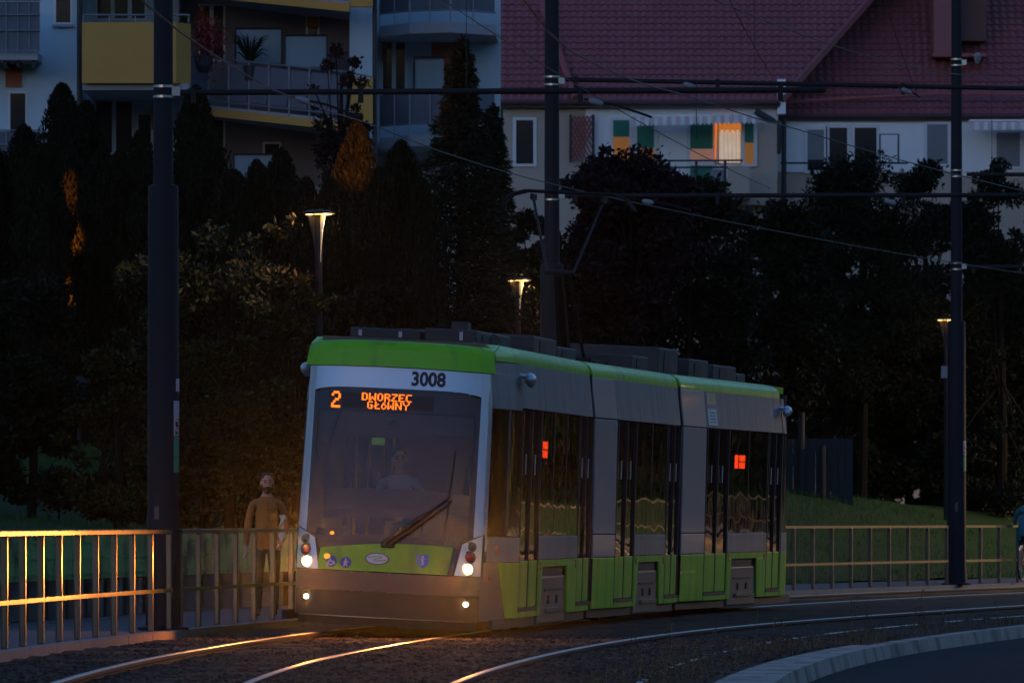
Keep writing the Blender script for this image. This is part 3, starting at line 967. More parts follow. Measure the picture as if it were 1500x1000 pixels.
LAY = [dict(doors=[(2.34, 4.36), (8.86, 10.38)], win=[(4.42, 8.80)], wheel=(4.7, 7.8), pillar=None),
       dict(doors=[(1.84, 3.74), (7.10, 8.46)], win=[(3.80, 7.04)], wheel=(4.05, 6.55), pillar=(0.02, 1.78)),
       dict(doors=[(1.84, 3.92), (7.84, 9.22)], win=[(3.98, 7.78)], wheel=(4.25, 7.0), pillar=(0.02, 1.78))]
for k in range(3):
    P = LAY[k]; sec = secs[k]
    for side in (1, -1):
        for (a, c) in P['doors']: door(k, side, a, c, sec)
        for (a, c) in P['win']:
            window(k, side, a, c, sec)
            side_sheet(k, side, a, c, ZG + .004, ZW - .004, 0, nu=3).build('waist_panel', M['grey'], sec, bevel=.006)
            wu0, wu1 = P['wheel']
            side_sheet(k, side, a, lambda z: wu0 + .22 * (z - .14), ZB, .83, 0).build('side_panel', M['green'], sec, bevel=.006)
            side_sheet(k, side, lambda z: wu1 - .22 * (z - .14), c, ZB, .83, 0).build('side_panel', M['green'], sec, bevel=.006)
            side_sheet(k, side, a, c, .833, ZG, 0, nu=3).build('side_panel', M['green'], sec)
            for f in (a + .18, c - .18):
                side_sheet(k, side, f - .04, f + .04, .80, .90, .008, nu=1, nz=1, th=.02).build('side_marker', M['redl'], sec)
        wheel_cover(k, side, *P['wheel'], sec)
        if P['pillar']:
            a, c = P['pillar']
            side_sheet(k, side, a, c, ZB, ZG - .01, 0, nu=4).build('pillar_panel', M['green'], sec, bevel=.008)
            side_sheet(k, side, a, c, ZG, ZW, 0, nu=4).build('pillar_panel', M['pillar'], sec, bevel=.008)
            side_sheet(k, side, a, c, ZW + .012, ZC - .01, 0, nu=4).build('pillar_panel', M['pillar'], sec, bevel=.008)
            side_sheet(k, side, a, c, ZC + .005, 3.27, 0, nu=4).build('pillar_panel', M['pillar'], sec, bevel=.008)
        ua = 2.30 if k == 0 else P['pillar'][1] + .02
        ub = P['doors'][1][1]
        cuts = [ua, ua + (ub - ua) * .42, ub] if k else [ua, ua + 3.6, ua + 6.3, ub]
        for a, c in zip(cuts[:-1], cuts[1:]):
            side_sheet(k, side, a + .006, c - .006, ZC, 3.27, 0, nu=3).build('cantrail_panel', M['grey'], sec, bevel=.006)
        # skirt
        side_sheet(k, side, (.25 if k == 0 else .02), (ub if k < 2 else ub + 1.6), .12, ZB - .008, -.06, nu=4, th=.05).build('skirt', M['black'], sec)
        # roof edge
        U0 = 1.0 if k == 0 else .02
        def rf(t, s_, k=k, side=side, U0=U0, ub=ub):
            u = U0 + (ub - U0) * t
            pr = roofprof(halfw(k, u) if k else (HW if u > 2.3 else cab_pt(1, max(0, (u - .55) / 1.75), 2.0)[1] + .02))
            j = s_ * 4; i = min(3, int(j)); q = j - i
            return (u, side * (pr[i][0] + (pr[i + 1][0] - pr[i][0]) * q), pr[i][1] + (pr[i + 1][1] - pr[i][1]) * q)
        b = MB(XF[k]); b.sheet(rf, 16, 8, (0, -side * .03, -.012)); b.build('roof_edge', M['green'], sec, smooth=True)
    b = MB(XF[k]); b.box(.9 if k == 0 else .02, ub, -.96, .96, 3.42, 3.47); b.build('roof_panel', M['dgrey'], sec)

# bellows between the sections
for k in (0, 1):
    b = MB(XF[k])
    L = SECLEN[k]
    for i in range(11):
        w = 1.09 if i % 2 else 1.05
        b.box(L - .05 + i * .075, L + .02 + i * .075, -w, w, .3, 3.28 if i % 2 else 3.22)
    b.build('bellows', M['black'], tram)

# ---- rear cab (turned away from the camera)
sec = secs[2]
for side in (1, -1):
    cab_sheet(side, 0, 1, ZB, ZG, k=2).build('cab_panel', M['green'], sec)
    cab_sheet(side, 0, 1, ZG, ZW, k=2).build('cab_panel', M['grey'], sec)
    cab_sheet(side, 0, 1, ZW, ZC, -.01, k=2).build('cab_window', M['frit'], sec)
    cab_sheet(side, 0, 1, ZC, 3.27, k=2).build('cab_panel', M['grey'], sec)
b = MB(XF[2]); b.sheet(lambda t, s_: (SECLEN[2] - F(-1.08 + 2.16 * t, .24 + 3.1 * s_), -1.08 + 2.16 * t, .24 + 3.1 * s_), 12, 8, (-.03, 0, 0))
b.build('rear_face', M['grey'], sec, smooth=True)
b = MB(XF[2]); b.box(9.3, SECLEN[2] - .75, -1.02, 1.02, 3.36, 3.46); b.build('roof_panel', M['green'], sec)

# ---- front cab
cab = secs[0]
def front(name, m, vl, vr, zb, zt, off=0.0, nt=14, ns=8, th=.03, parent=cab, smooth=True, bevel=0):
    """piece of the curved front; vl, vr give left/right edges per s, zb, zt lower/upper edge per t"""
    g_ = lambda q, x: q(x) if callable(q) else q
    def fn(t, s_):
        v = g_(vl, s_) + (g_(vr, s_) - g_(vl, s_)) * t
        z = g_(zb, t) + (g_(zt, t) - g_(zb, t)) * s_
        return (F(v, z) - off, v, z)
    b = MB(XF[0]); b.sheet(fn, nt, ns, (th, 0, 0))
    return b.build(name, m, parent, smooth=smooth, bevel=bevel)
arch = lambda h: (lambda t: h * (1 - (2 * t - 1) ** 2))
a1 = arch(.05)
# bottom edge of the windscreen bulges down at the corners
zwb = lambda t: 1.045 + a1(t)
ztop = lambda t: 2.80 + .075 * (1 - abs(2 * t - 1) ** 6)
front('windscreen', M['screen'], -.93, .93, zwb, lambda t: 2.60, .004, th=.008)
front('screen_border', M['frit'], -.985, -.925, lambda t: 1.05, lambda t: 2.79, .012, 2, 10, .03)
front('screen_border', M['frit'], .925, .985, lambda t: 1.05, lambda t: 2.79, .012, 2, 10, .03)
front('screen_border', M['frit'], -.93, .93, lambda t: zwb(t) - .01, lambda t: zwb(t) + .07, .010, 14, 2, .02)
front('screen_border', M['frit'], -.93, lambda s_: -.925 + .15 * math.sin(math.pi * min(1, s_ * 1.0)) ** .7 * (1 - s_) ** .4, lambda t: 1.06, lambda t: 2.15, .011, 4, 12, .015)
front('screen_arm', M['frit'], lambda s_: -.90 + .20 * s_ ** 2, lambda s_: -.83 + .20 * s_ ** 2, lambda t: 1.75, lambda t: 2.62, .010, 2, 10, .012)
front('display_cover', M['frit'], -.985, .985, lambda t: 2.595, ztop, .013, 16, 4, .03)
front('front_panel', M['silver'], -1.05, 1.05, lambda t: ztop(t) + .004, lambda t: 3.14 - .02 * (2 * t - 1) ** 2, .012, 18, 5, .04)
for sg in (-1, 1):
    def pil(t, s_, sg=sg):
        z = 1.03 + (3.14 - 1.03) * s_
        # from the screen edge round the corner to the side
        if t < .6:
            v = .985 + .095 * t / .6; return (F(v, z) - .012, sg * v, z)
        p = cab_pt(sg, (t - .6) / .4 * .07, z, off=.012); return p
    b = MB(XF[0]); b.sheet(pil, 8, 12, (.03, -sg * .01, 0)); b.build('corner_pillar', M['silver'], cab, smooth=True)
# green brow
def brow(t, s_):
    v = -1.12 + 2.24 * t
    z = 3.135 - .02 * (2 * t - 1) ** 2 + .295 * s_
    vv = max(-1.08, min(1.08, v))
    lip = -.05 + .30 * max(0, s_ - .72) ** 1.3 / .28 ** .3
    return (F(vv, z) + lip + .35 * max(0, abs(v) - 1.04), v * (1 - .03 * s_), z - (.03 * abs(2 * t - 1) ** 4 * s_))
b = MB(XF[0]); b.sheet(brow, 24, 12, (.04, 0, -.01)); b.build('front_brow', M['green'], cab, smooth=True)
def browtop(t, s_):
    v = -1.085 + 2.17 * t
    p = brow(t, 1.0)
    return (p[0] + (1.35 - p[0]) * s_, p[1], p[2] + (3.46 - p[2]) * s_)
b = MB(XF[0]); b.sheet(browtop, 12, 4, (0, 0, -.02)); b.build('front_roof', M['green'], cab, smooth=True)
for sg in (-1, 1):
    def bs(t, s_, sg=sg):
        z = 3.12 + .3 * s_; p = cab_pt(sg, t * .62, z); q = 1 - .06 * s_
        return (p[0] - (.02 if t < .3 else 0), p[1] * (1 - .02 * s_), z)
    b = MB(XF[0]); b.sheet(bs, 8, 6, (0, -sg * .03, 0)); b.build('brow_side', M['green'], cab, smooth=True)

# bonnet, bumper
front('bonnet', M['green'], lambda s_: -.82 + .03 * s_, lambda s_: .72 + .05 * s_, .735, lambda t: .985 + .08 * t + .04 * math.sin(math.pi * t), .022, 16, 4, .03, bevel=.0)
front('bonnet_gap', M['frit'], -.88, .84, .725, lambda t: 1.06 + a1(t), -.006, 14, 3, .03)
front('bumper', M['dgrey'], -1.08, 1.08, lambda t: .50, lambda t: .722, .07, 20, 4, .06)
front('bumper_lower', M['bumperk'], -1.08, 1.08, lambda t: .20, lambda t: .495, .03, 20, 4, .05)
front('valance', M['black'], -1.04, 1.04, lambda t: .10, lambda t: .195, -.02, 16, 2, .05)
for sg in (-1, 1):
    # lamp cluster, leaning outwards at the top
    vi = lambda s_, sg=sg: sg * (.80 + .07 * s_)
    vo = lambda s_, sg=sg: sg * 1.085
    vl, vr = (vo, vi) if sg < 0 else (vi, vo)
    if sg > 0: zt = lambda t: 1.10 + .11 * t
    else: zt = lambda t: 1.21 - .11 * t
    hl = front('lamp_cluster', M['silver'], vl, vr, .735, zt, .028, 6, 5, .05)
    frm = front('cluster_frame', M['black'], (lambda s_: vl(s_) - .02), (lambda s_: vr(s_) + .02), .722, (lambda t: zt(t) + .02), .018, 6, 5, .05)
    for (z, r, mm, nm, dv) in ((.815, .062, 'head', 'headlight', 0.0), (.955, .058, 'redl', 'tail_lamp', .012), (1.075, .044, 'lensd', 'lens', .026)):
        vc = sg * (.945 + dv)
        u = F(vc, z) - .03
        b = MB(XF[0]); n = 20
        rim = [(u - .012, vc + (r + .022) * math.cos(2 * math.pi * i / n) * .95, z + (r + .018) * math.sin(2 * math.pi * i / n)) for i in range(n)]
        b.poly(rim, (.03, 0, 0)); b.build(nm + '_bezel', M['steel'] if nm == 'headlight' else M['dgrey'], hl)
        b = MB(XF[0])
        pts, fc = [], []
        for j, (q, e) in enumerate(((1, .0), (.85, .014), (.5, .026), (0.02, .03))):
            for i in range(n):
                pts.append((u - .014 - e, vc + r * q * math.cos(2 * math.pi * i / n), z + r * q * math.sin(2 * math.pi * i / n)))
        for j in range(3):
            for i in range(n): fc.append((j * n + i, j * n + (i + 1) % n, (j + 1) * n + (i + 1) % n, (j + 1) * n + i))
        fc.append(tuple(3 * n + i for i in range(n)))
        b.add(pts, fc)
        b.build(nm, M[mm], hl, smooth=True)
        if nm == 'headlight':
            HLPOS = b
            pl = XF[0](u - .12, vc, z)
            ld = bpy.data.lights.new('headlamp_beam', 'SPOT'); ld.energy = 190 * KL; ld.color = (1.0, .30, .045)
            ld.spot_size = R(172); ld.spot_blend = .6; ld.shadow_soft_size = .07
            lo = bpy.data.objects.new('headlamp_beam', ld); C.objects.link(lo)
            lo.parent = tram; lo.location = pl - tram.location
            dv_ = (XF[0](-1, 0, -.06) - XF[0](0, 0, 0)).normalized()
            lo.rotation_euler = dv_.to_track_quat('-Z', 'Y').to_euler()
    vc, z = sg * .945, .815
    pl = XF[0](F(vc, z) - .15, vc, z)
    ld = bpy.data.lights.new('headlamp_main', 'SPOT'); ld.energy = 680 * KL; ld.color = (1.0, .36, .06)
    ld.spot_size = R(26); ld.spot_blend = 1.0; ld.shadow_soft_size = .07
    lo = bpy.data.objects.new('headlamp_main', ld); C.objects.link(lo); lo.parent = tram; lo.location = pl - tram.location
    lo.rotation_euler = (XF[0](-1, 0, -.02) - XF[0](0, 0, 0)).normalized().to_track_quat('-Z', 'Y').to_euler()
    # fog lamp in the bumper
    vc, z = sg * .94, .405
    u = F(vc, z) - .035
    b = MB(XF[0]); n = 14
    b.poly([(u - .004, vc + .05 * math.cos(2 * math.pi * i / n), z + .05 * math.sin(2 * math.pi * i / n)) for i in range(n)], (.03, 0, 0))
    fo = b.build('fog_lamp', M['black'], cab)
    b = MB(XF[0]); b.poly([(u - .012, vc + .028 * math.cos(2 * math.pi * i / n), z + .028 * math.sin(2 * math.pi * i / n)) for i in range(n)], (.008, 0, 0))
    b.build('fog_lens', M['fog'], fo)
    # side of the cab
    gsl = lambda z: .34 + .22 * (ZG - z) / .68
    cab_sheet(sg, 0.0, lambda z: gsl(z) - .008, ZB - .03, .90, .0).build('bumper_wing', M['dgrey'], cab, smooth=True)
    cab_sheet(sg, gsl, .985, ZB, .90, .004).build('cab_side_panel', M['green'], cab, smooth=True)
    cab_sheet(sg, 0.10, .985, .908, 1.20, .0).build('cab_waist_panel', M['grey'], cab, smooth=True)
    cab_sheet(sg, 0.0, .10, .74, 1.20, -.012).build('lamp_side', M['frit'], cab, smooth=True)
    cw = cab_sheet(sg, .07, .985, 1.215, 2.70, -.005, th=.015).build('cab_side_window', M['sideglass'], cab, smooth=True)
    cab_sheet(sg, .50, .56, 1.215, 2.70, .004, th=.012).build('window_divider', M['black'], cw)
    cab_sheet(sg, .05, .985, 2.71, 3.26, .0).build('cab_cantrail', M['grey'], cab, smooth=True)
    p = cab_pt(sg, .30, 1.05); b = MB(XF[0])
    b.ball((p[0], p[1] + sg * .005, p[2]), (.05, .02, .05), 10, 6); b.build('turn_lamp', M['orangel'], cab, smooth=True)
    p = cab_pt(sg, .18, .72); b = MB(XF[0]); b.ball((p[0], p[1] + sg * .005, p[2]), (.03, .015, .03), 8, 5); b.build('turn_lamp', M['orangel'], cab, smooth=True)
    # mirror camera pods, front and rear
    for kk, uu in ((0, 2.36), (2, 9.16)):
        b = MB(XF[kk]); w = HW - .05
        b.tube([(uu - .02, sg * (w - .03), 3.13), (uu - .02, sg * (w + .06), 3.12)], .03, 8)
        b.ball((uu, sg * (w + .10), 3.09), (.15, .075, .075), 12, 8)
        b.ball((uu + (.09 if kk == 0 else -.09), sg * (w + .10), 3.06), (.08, .06, .07), 10, 6)
        b.build('camera_pod', M['silver'], secs[kk], smooth=True)
# gutter line over the bonnet and bumper seam
front('bumper_seam', M['steel'], -1.05, 1.05, lambda t: .194, lambda t: .203, .034, 16, 1, .02)

# route display: dot matrix letters
FONT = {'D': ['1110', '1001', '1001', '1001', '1001', '1001', '1110'], 'W': ['10001', '10001', '10001', '10101', '10101', '11011', '10001'],
        'O': ['0110', '1001', '1001', '1001', '1001', '1001', '0110'], 'R': ['1110', '1001', '1001', '1110', '1010', '1001', '1001'],
        'Z': ['1111', '0001', '0010', '0100', '0100', '1000', '1111'], 'E': ['1111', '1000', '1000', '1110', '1000', '1000', '1111'],
        'C': ['0111', '1000', '1000', '1000', '1000', '1000', '0111'], 'G': ['0111', '1000', '1000', '1011', '1001', '1001', '0111'],
        'Ł': ['01000', '01000', '01010', '01100', '11000', '01000', '01111'], 'Ó': ['0010', '0100', '0110', '1001', '1001', '1001', '0110'],
        'N': ['10001', '11001', '11001', '10101', '10011', '10011', '10001'], 'Y': ['10001', '10001', '01010', '00100', '00100', '00100', '00100'],
        '2': ['01110', '10001', '00001', '00110', '01000', '10000', '11111']}
disp = front('destination_display', M['print_'], -.80, .45, 2.635, lambda t: 2.81, .02, 10, 2, .012)
def dots(txt, v0, z0, pv, pz, parent, bold=1.0):
    b = MB(XF[0]); x = 0
    for ch in txt:
        rows = FONT[ch]
        for r_, row in enumerate(rows):
            for c_, q in enumerate(row):
                if q == '1':
                    v = v0 + (x + c_) * pv; z = z0 - r_ * pz
                    h = pv * .50 * bold; e = pz * .50
                    u = F(v, z) - .024
                    b.add([(u, v - h, z - e), (u, v + h, z - e), (u, v + h, z + e), (u, v - h, z + e)], [(0, 1, 2, 3)])
        x += len(rows[0]) + 1
    return b.build('display_text', M['led'], parent, fix=False)
dots('2', -.755, 2.805, .021, .0275, disp, 1.25)
dots('DWORZEC', -.395, 2.808, .0168, .0125, disp, 1.1)
dots('GŁÓWNY', -.325, 2.712, .0150, .0125, disp, 1.1)
put_text('3008', .155, lambda a, z: XF[0](F(.17 + a, 2.93 + z) - .017, .17 + a, 2.93 + z), 'fleet_number', M['print_'], cab, .008, width=.40)

# badge, shield and round stickers on the bonnet
def plate(pts2, m, name, parent, off=.026, th=.01):
    b = MB(XF[0]); n = len(pts2)
    c = (sum(p[0] for p in pts2) / n, sum(p[1] for p in pts2) / n)
    P = [(F(v, z) - off, v, z) for v, z in pts2]
    b.poly(P, (th, 0, 0))
    return b.build(name, m, parent)
def ell(c, a, b_, n=24): return [(c[0] + a * math.cos(2 * math.pi * i / n), c[1] + b_ * math.sin(2 * math.pi * i / n)) for i in range(n)]
bd = plate(ell((-.105, .885), .145, .072), M['dgrey'], 'badge', cab, .027)
plate(ell((-.105, .885), .128, .060), M['white'], 'badge_face', bd, .031)
def stroke(pts, w, m, name, parent, off):
    b = MB(XF[0])
    for (a, c) in zip(pts[:-1], pts[1:]):
        d = Vector((c[0] - a[0], c[1] - a[1])); n = Vector((-d.y, d.x)).normalized() * w / 2
        q = [(a[0] + n.x, a[1] + n.y), (a[0] - n.x, a[1] - n.y), (c[0] - n.x, c[1] - n.y), (c[0] + n.x, c[1] + n.y)]
        b.add([(F(v, z) - off, v, z) for v, z in q], [(0, 1, 2, 3)])
    return b.build(name, m, parent, fix=False)
S = [(-.225, .895), (-.17, .918), (-.10, .90), (-.08, .885), (-.13, .868), (-.12, .868), (-.02, .86), (.02, .875)]
stroke([(-.215, .900), (-.16, .905), (-.085, .915), (-.05, .905), (-.09, .890), (-.145, .872), (-.13, .858), (-.06, .866), (.01, .872)], .012, M['green'], 'badge_letter', bd, .033)
sh = [(.36, .96), (.50, .96), (.50, .86), (.47, .82), (.43, .80), (.39, .82), (.36, .86)]
shd = plate(sh, M['ltblue'], 'crest', cab, .027)
stroke([(.43, .945), (.425, .90), (.435, .84)], .022, M['white'], 'crest_figure', shd, .031)
stroke([(.40, .90), (.425, .915), (.455, .905)], .014, M['stickw'], 'crest_figure', shd, .0315)
stroke([(.425, .87), (.41, .83)], .014, M['stickw'], 'crest_figure', shd, .0315)
s1 = plate(ell((-.645, .83), .066, .066, 20), M['blue'], 'round_sticker', cab, .027)
stroke([(-.665, .875), (-.66, .83), (-.62, .83), (-.605, .80)], .014, M['white'], 'wheelchair_symbol', s1, .031)
stroke([(-.675, .84), (-.69, .815), (-.67, .79), (-.64, .79), (-.625, .81)], .011, M['white'], 'wheelchair_symbol', s1, .031)
s2 = plate(ell((-.475, .825), .066, .066, 20), M['blue'], 'round_sticker', cab, .027)
stroke([(-.475, .875), (-.475, .83), (-.495, .78)], .018, M['white'], 'walking_symbol', s2, .031)
stroke([(-.475, .83), (-.455, .78)], .014, M['white'], 'walking_symbol', s2, .031)
stroke([(-.50, .82), (-.475, .85), (-.445, .825)], .011, M['white'], 'walking_symbol', s2, .031)
b = MB(XF[0]); b.ball((F(-.70, .905) - .03, -.70, .885), (.02, .04, .032), 10, 6); b.build('side_reflector', M['amber'], cab, smooth=True)
b = MB(XF[0]); b.ball((F(-.66, 1.1) - .01, -.66, 1.16), (.012, .026, .022), 8, 5); b.build('dash_lamp', M['amber'], cab, smooth=True)

# wiper
def W(v, z, o): return (F(v, z) - o, v, z)
wp = MB(XF[0]); wp.box(F(.0, 1.1) - .07, F(.0, 1.1) + .02, -.07, .09, 1.02, 1.10)
wip = wp.build('wiper', M['black'], cab, bevel=.015)
for (o, a, c, r) in (('wiper_arm', (-.02, 1.08), (.69, 1.63), .024), ('wiper_arm', (.05, 1.07), (.71, 1.57), .018)):
    b = MB(XF[0]); b.tube([W(a[0] + (c[0] - a[0]) * t, a[1] + (c[1] - a[1]) * t, .07) for t in (0, .25, .5, .75, 1)], [r * 1.3, r * 1.1, r, r * .8, r * .6], 8)
    b.build(o, M['black'], wip, smooth=True)
b = MB(XF[0]); b.tube([W(.655, 1.10, .035), W(.68, 1.4, .035), W(.70, 1.6, .035), W(.735, 2.2, .03)], [.008, .014, .016, .006], 8); b.build('wiper_blade', M['black'], wip, smooth=True)
b = MB(XF[0]); b.ball(W(.70, 1.60, .06), .035, 8, 6); b.build('wiper_joint', M['black'], wip, smooth=True)

# cab interior behind the windscreen
b = MB(XF[0])
b.sheet(lambda t, s_: (F(-1.0 + 2.0 * t, 1.25) + .12 + .7 * s_, -1.0 + 2.0 * t, 1.42 + .24 * math.sin(1.9 * s_) + .05 * math.sin(3.1 * t)), 10, 6, (0, 0, -.1))
b.build('dashboard', M['inner'], cab, smooth=True)
b = MB(XF[0]); b.box(1.95, 2.0, -.15, 1.15, .4, 2.75); b.box(1.96, 2.0, -1.15, -.80, .4, 2.75); b.box(1.95, 2.0, -1.15, 1.15, 2.3, 2.75)
b.build('cab_partition', M['inner'], cab)
b = MB(XF[0]); b.sheet(lambda t, s_: (F(-.9 + 1.8 * t, 2.5) + .09, -.9 + 1.8 * t, 2.36 + .22 * s_), 8, 2, (.01, 0, 0)); b.build('sun_blind', M['inner'], cab)
b = MB(XF[0]); b.ball((F(-.03, 2.48) + .03, -.03, 2.50), (.04, .07, .045), 12, 8); b.build('cab_camera', M['dgrey'], cab, smooth=True)
b = MB(XF[0]); b.box(2.9, 2.93, -.62, -.45, 2.22, 2.32); b.build('exit_sign', M['exitg'], cab)
for v in (-.72, -.56, -.28):
    b = MB(XF[0]); b.tube([(2.6 + v * .3, v, .4), (2.6 + v * .3, v, 3.3)], .018, 8); b.build('handrail', M['yellow'], cab)
b = MB(XF[0]); b.sheet(lambda t, s_: (1.8 + .02 * math.sin(20 * t), .62 + .10 * s_ + .13 * t * (1 - s_), 1.55 + .55 * s_), 10, 3, (.008, 0, 0)); b.build('cab_curtain', M['yellow'], cab)
b = MB(XF[0]); b.tube([(1.45, .02, 1.0), (1.5, .02, 1.5), (1.55, .02, 1.75)], [.2, .22, .1], 10); b.build('driver_seat', M['inner'], cab, smooth=True)
# visor pillar on the left of the screen (dark curved mirror arm seen through the glass)
b = MB(XF[0]); b.tube([(F(-.75, 2.6) + .1, -.66, 2.75), (F(-.8, 2.2) + .1, -.80, 2.2), (F(-.85, 1.8) + .1, -.87, 1.8), (F(-.85, 1.3) + .1, -.85, 1.2)], [.03, .035, .06, .09], 10); b.build('inner_pillar', M['frit'], cab, smooth=True)

# passenger room: seats, rails, red displays
for k, us in ((0, (4.6, 5.5, 6.6, 7.5)), (1, (3.9, 4.8, 5.8)), (2, (4.1, 5.0, 6.1, 7.0))):
    for sg in (-1, 1):
        for u in us:
            b = MB(XF[k]); y0, y1 = sorted((sg * .25, sg * 1.12)); b.box(u, u + .42, y0, y1, .75, .83); b.box(u + .36, u + .44, y0, y1, .83, 1.4)
            b.build('seat', M['blue'], secs[k], bevel=.03)
    b = MB(XF[k]); b.box(.3 + (2 if k == 0 else 0), SECLEN[k] - (2.5 if k == 2 else .2), -.02, .02, 2.55, 2.6)
    for u in (us[0] - .2, us[-1] + .7, us[1] + .4): b.tube([(u, .2, .4), (u, .2, 3.3)], .018, 6)
    b.build('handrail', M['yellow'], secs[k])
for k, u, w in ((0, 4.46, .55), (2, 4.75, .55)):
    b = MB(XF[k]); y = HW - .049
    b.box(u, u + .95, y - .01, y, 2.17, 2.37); ds = b.build('side_display', M['ledred'], secs[k])
    b = MB(XF[k]); b.box(u + .28, u + .33, y + .001, y + .006, 2.16, 2.38); b.box(u + .3, u + .95, y + .001, y + .006, 2.262, 2.275); b.build('display_bar', M['black'], ds)
# notice on the third section
pn = side_sheet(2, 1, 1.95, 2.75, 2.78, 3.25, .008, nu=1, nz=1, th=.006)
pn = pn.build('notice', M['white'], secs[2])
side_sheet(2, 1, 1.95, 2.75, 3.08, 3.25, .011, nu=1, nz=1, th=.003).build('notice_picture', M['sunsetpic'], pn)
side_sheet(2, 1, 1.95, 2.75, 3.02, 3.08, .012, nu=1, nz=1, th=.003).build('notice_band', M['blue'], pn)
for i in range(4):
    side_sheet(2, 1, 2.1, 2.6, 2.82 + .045 * i, 2.835 + .045 * i, .012, nu=1, nz=1, th=.003).build('notice_line', M['dgrey'], pn)

# roof equipment
def rbox(k, u0, u1, v0, v1, z1, ticks=()):
    b = MB(XF[k]); b.box(u0, u1, v0, v1, 3.47, z1)
    o = b.build('roof_box', M['roofk'], secs[k], bevel=.02)
    for v in ticks:
        b = MB(XF[k]); b.box(u0 - .012, u0 - .001, v - .02, v + .02, 3.50, z1 - .03); b.build('box_latch', M['stickw'], o)
    for i in range(1):
        b = MB(XF[k]); a = u0 + (u1 - u0) * .25; b.box(a, a + (u1 - u0) * .3, v1 + .001, v1 + .012, 3.5, z1 - .05); b.build('box_grille', M['black'], o)
    return o
rbox(0, 1.5, 3.9, -.72, .12, 3.60, (-.60, -.12)); rbox(0, 1.55, 3.7, .16, .78, 3.63, (.6,))
rbox(0, 4.3, 6.4, -.5, .62, 3.66); rbox(0, 7.0, 9.6, -.8, .85, 3.70)
b = MB(XF[0]); b.box(3.0, 3.3, .3, .5, 3.63, 3.75); b.build('antenna', M['roofk'], secs[0])
b = MB(XF[0]); b.tube([(1.9, .95, 3.46), (1.9, .95, 3.54), (2.3, .95, 3.5)], [.05, .06, .03], 8); b.build('roof_horn', M['roofk'], secs[0], smooth=True)
rbox(1, .6, 2.4, -.7, .6, 3.66); rbox(1, 3.0, 4.4, -.8, .2, 3.62); rbox(1, 6.6, 8.3, -.75, .8, 3.68)
rbox(2, .5, 2.2, -.8, .75, 3.85); rbox(2, 2.8, 4.6, -.8, .82, 3.74); rbox(2, 5.2, 7.4, -.7, .8, 3.70); rbox(2, 7.8, 9.0, -.6, .7, 3.62)
# pantograph on the middle section
pan = MB(XF[1]); pan.box(4.6, 6.2, -.5, .5, 3.52, 3.58); pan.box(4.7, 4.8, -.55, .55, 3.47, 3.54); pan.box(6.0, 6.1, -.55, .55, 3.47, 3.54)
pan = pan.build('pantograph', M['tubep'], secs[1])
kn = (4.25, .05, 4.72)
b = MB(XF[1]); b.tube([(6.0, -.08, 3.58), (kn[0], kn[1], kn[2])], [.11, .075], 8); b.build('lower_arm', M['tubep'], pan, smooth=True)
b = MB(XF[1]); b.tube([(6.05, .2, 3.58), (kn[0], .2, kn[2])], .025, 6); b.build('guide_rod', M['tubep'], pan, smooth=True)
b = MB(XF[1]); b.tube([(kn[0], -.12, kn[2]), (kn[0], .28, kn[2])], .035, 8); b.build('knuckle', M['tubep'], pan, smooth=True)
hz = 5.86
b = MB(XF[1])
b.tube([(kn[0], -.1, kn[2]), (5.6, -.52, hz - .1)], .02, 6); b.tube([(kn[0], .26, kn[2]), (5.6, .46, hz - .1)], .02, 6)
b.build('upper_arm', M['tubep'], pan, smooth=True)
b = MB(XF[1])
for du in (-.15, .15):
    b.tube([(5.6 + du, -.95, hz - .22), (5.6 + du, -.82, hz - .06), (5.6 + du, -.62, hz), (5.6 + du, .58, hz), (5.6 + du, .78, hz - .06), (5.6 + du, .9, hz - .22)], .022, 6)
for v in (-.52, .46): b.box(5.4, 5.8, v - .02, v + .02, hz - .12, hz - .04)
b.build('collector_head', M['tubep'], pan, smooth=True)

# wheels
for k, us in ((0, (5.2, 7.1)), (1, (4.3, 6.2)), (2, (4.6, 6.5))):
    for u in us:
        for sg in (-1, 1):
            b = MB(XF[k]); pts = []
            n = 24
            for (r_, v) in ((.30, .66), (.30, .78), (.24, .78)):
                for i in range(n): pts.append((u + r_ * math.cos(2 * math.pi * i / n), sg * v, .31 + r_ * math.sin(2 * math.pi * i / n)))
            fc = [(j * n + i, j * n + (i + 1) % n, (j + 1) * n + (i + 1) % n, (j + 1) * n + i) for j in range(2) for i in range(n)] + [tuple(range(2 * n, 3 * n)), tuple(range(n - 1, -1, -1))]
            b.add(pts, fc); b.build('wheel', M['railside'], secs[k])

# ------------------------------------------------------------------ people
def skin_body(name, joints, edges, mats, pick, parent, levels=2):
    """one continuous skinned surface over a skeleton; pick(co) gives the material slot of a face"""
    me = bpy.data.meshes.new(name)
    off = wloc(parent)
    me.from_pydata([tuple(Vector(j[0]) - off) for j in joints], edges, [])
    o = bpy.data.objects.new(name, me); C.objects.link(o)
    sk = o.modifiers.new('skin', 'SKIN'); sk.use_smooth_shade = True
    sv = me.skin_vertices[0].data
    for i, j in enumerate(joints):
        r = j[1]
        sv[i].radius = r if isinstance(r, tuple) else (r, r)
    sv[0].use_root = True
    sb = o.modifiers.new('sub', 'SUBSURF'); sb.levels = levels; sb.render_levels = levels
    dg = bpy.context.evaluated_depsgraph_get()
    m2 = bpy.data.meshes.new_from_object(o.evaluated_get(dg))
    m2.name = name
    bpy.data.objects.remove(o)
    m2.materials.clear()
    for m in mats: m2.materials.append(m)
    for p in m2.polygons:
        p.material_index = pick(Vector(p.center) + off); p.use_smooth = True
    r = bpy.data.objects.new(name, m2); C.objects.link(r); r.parent = parent
    return r

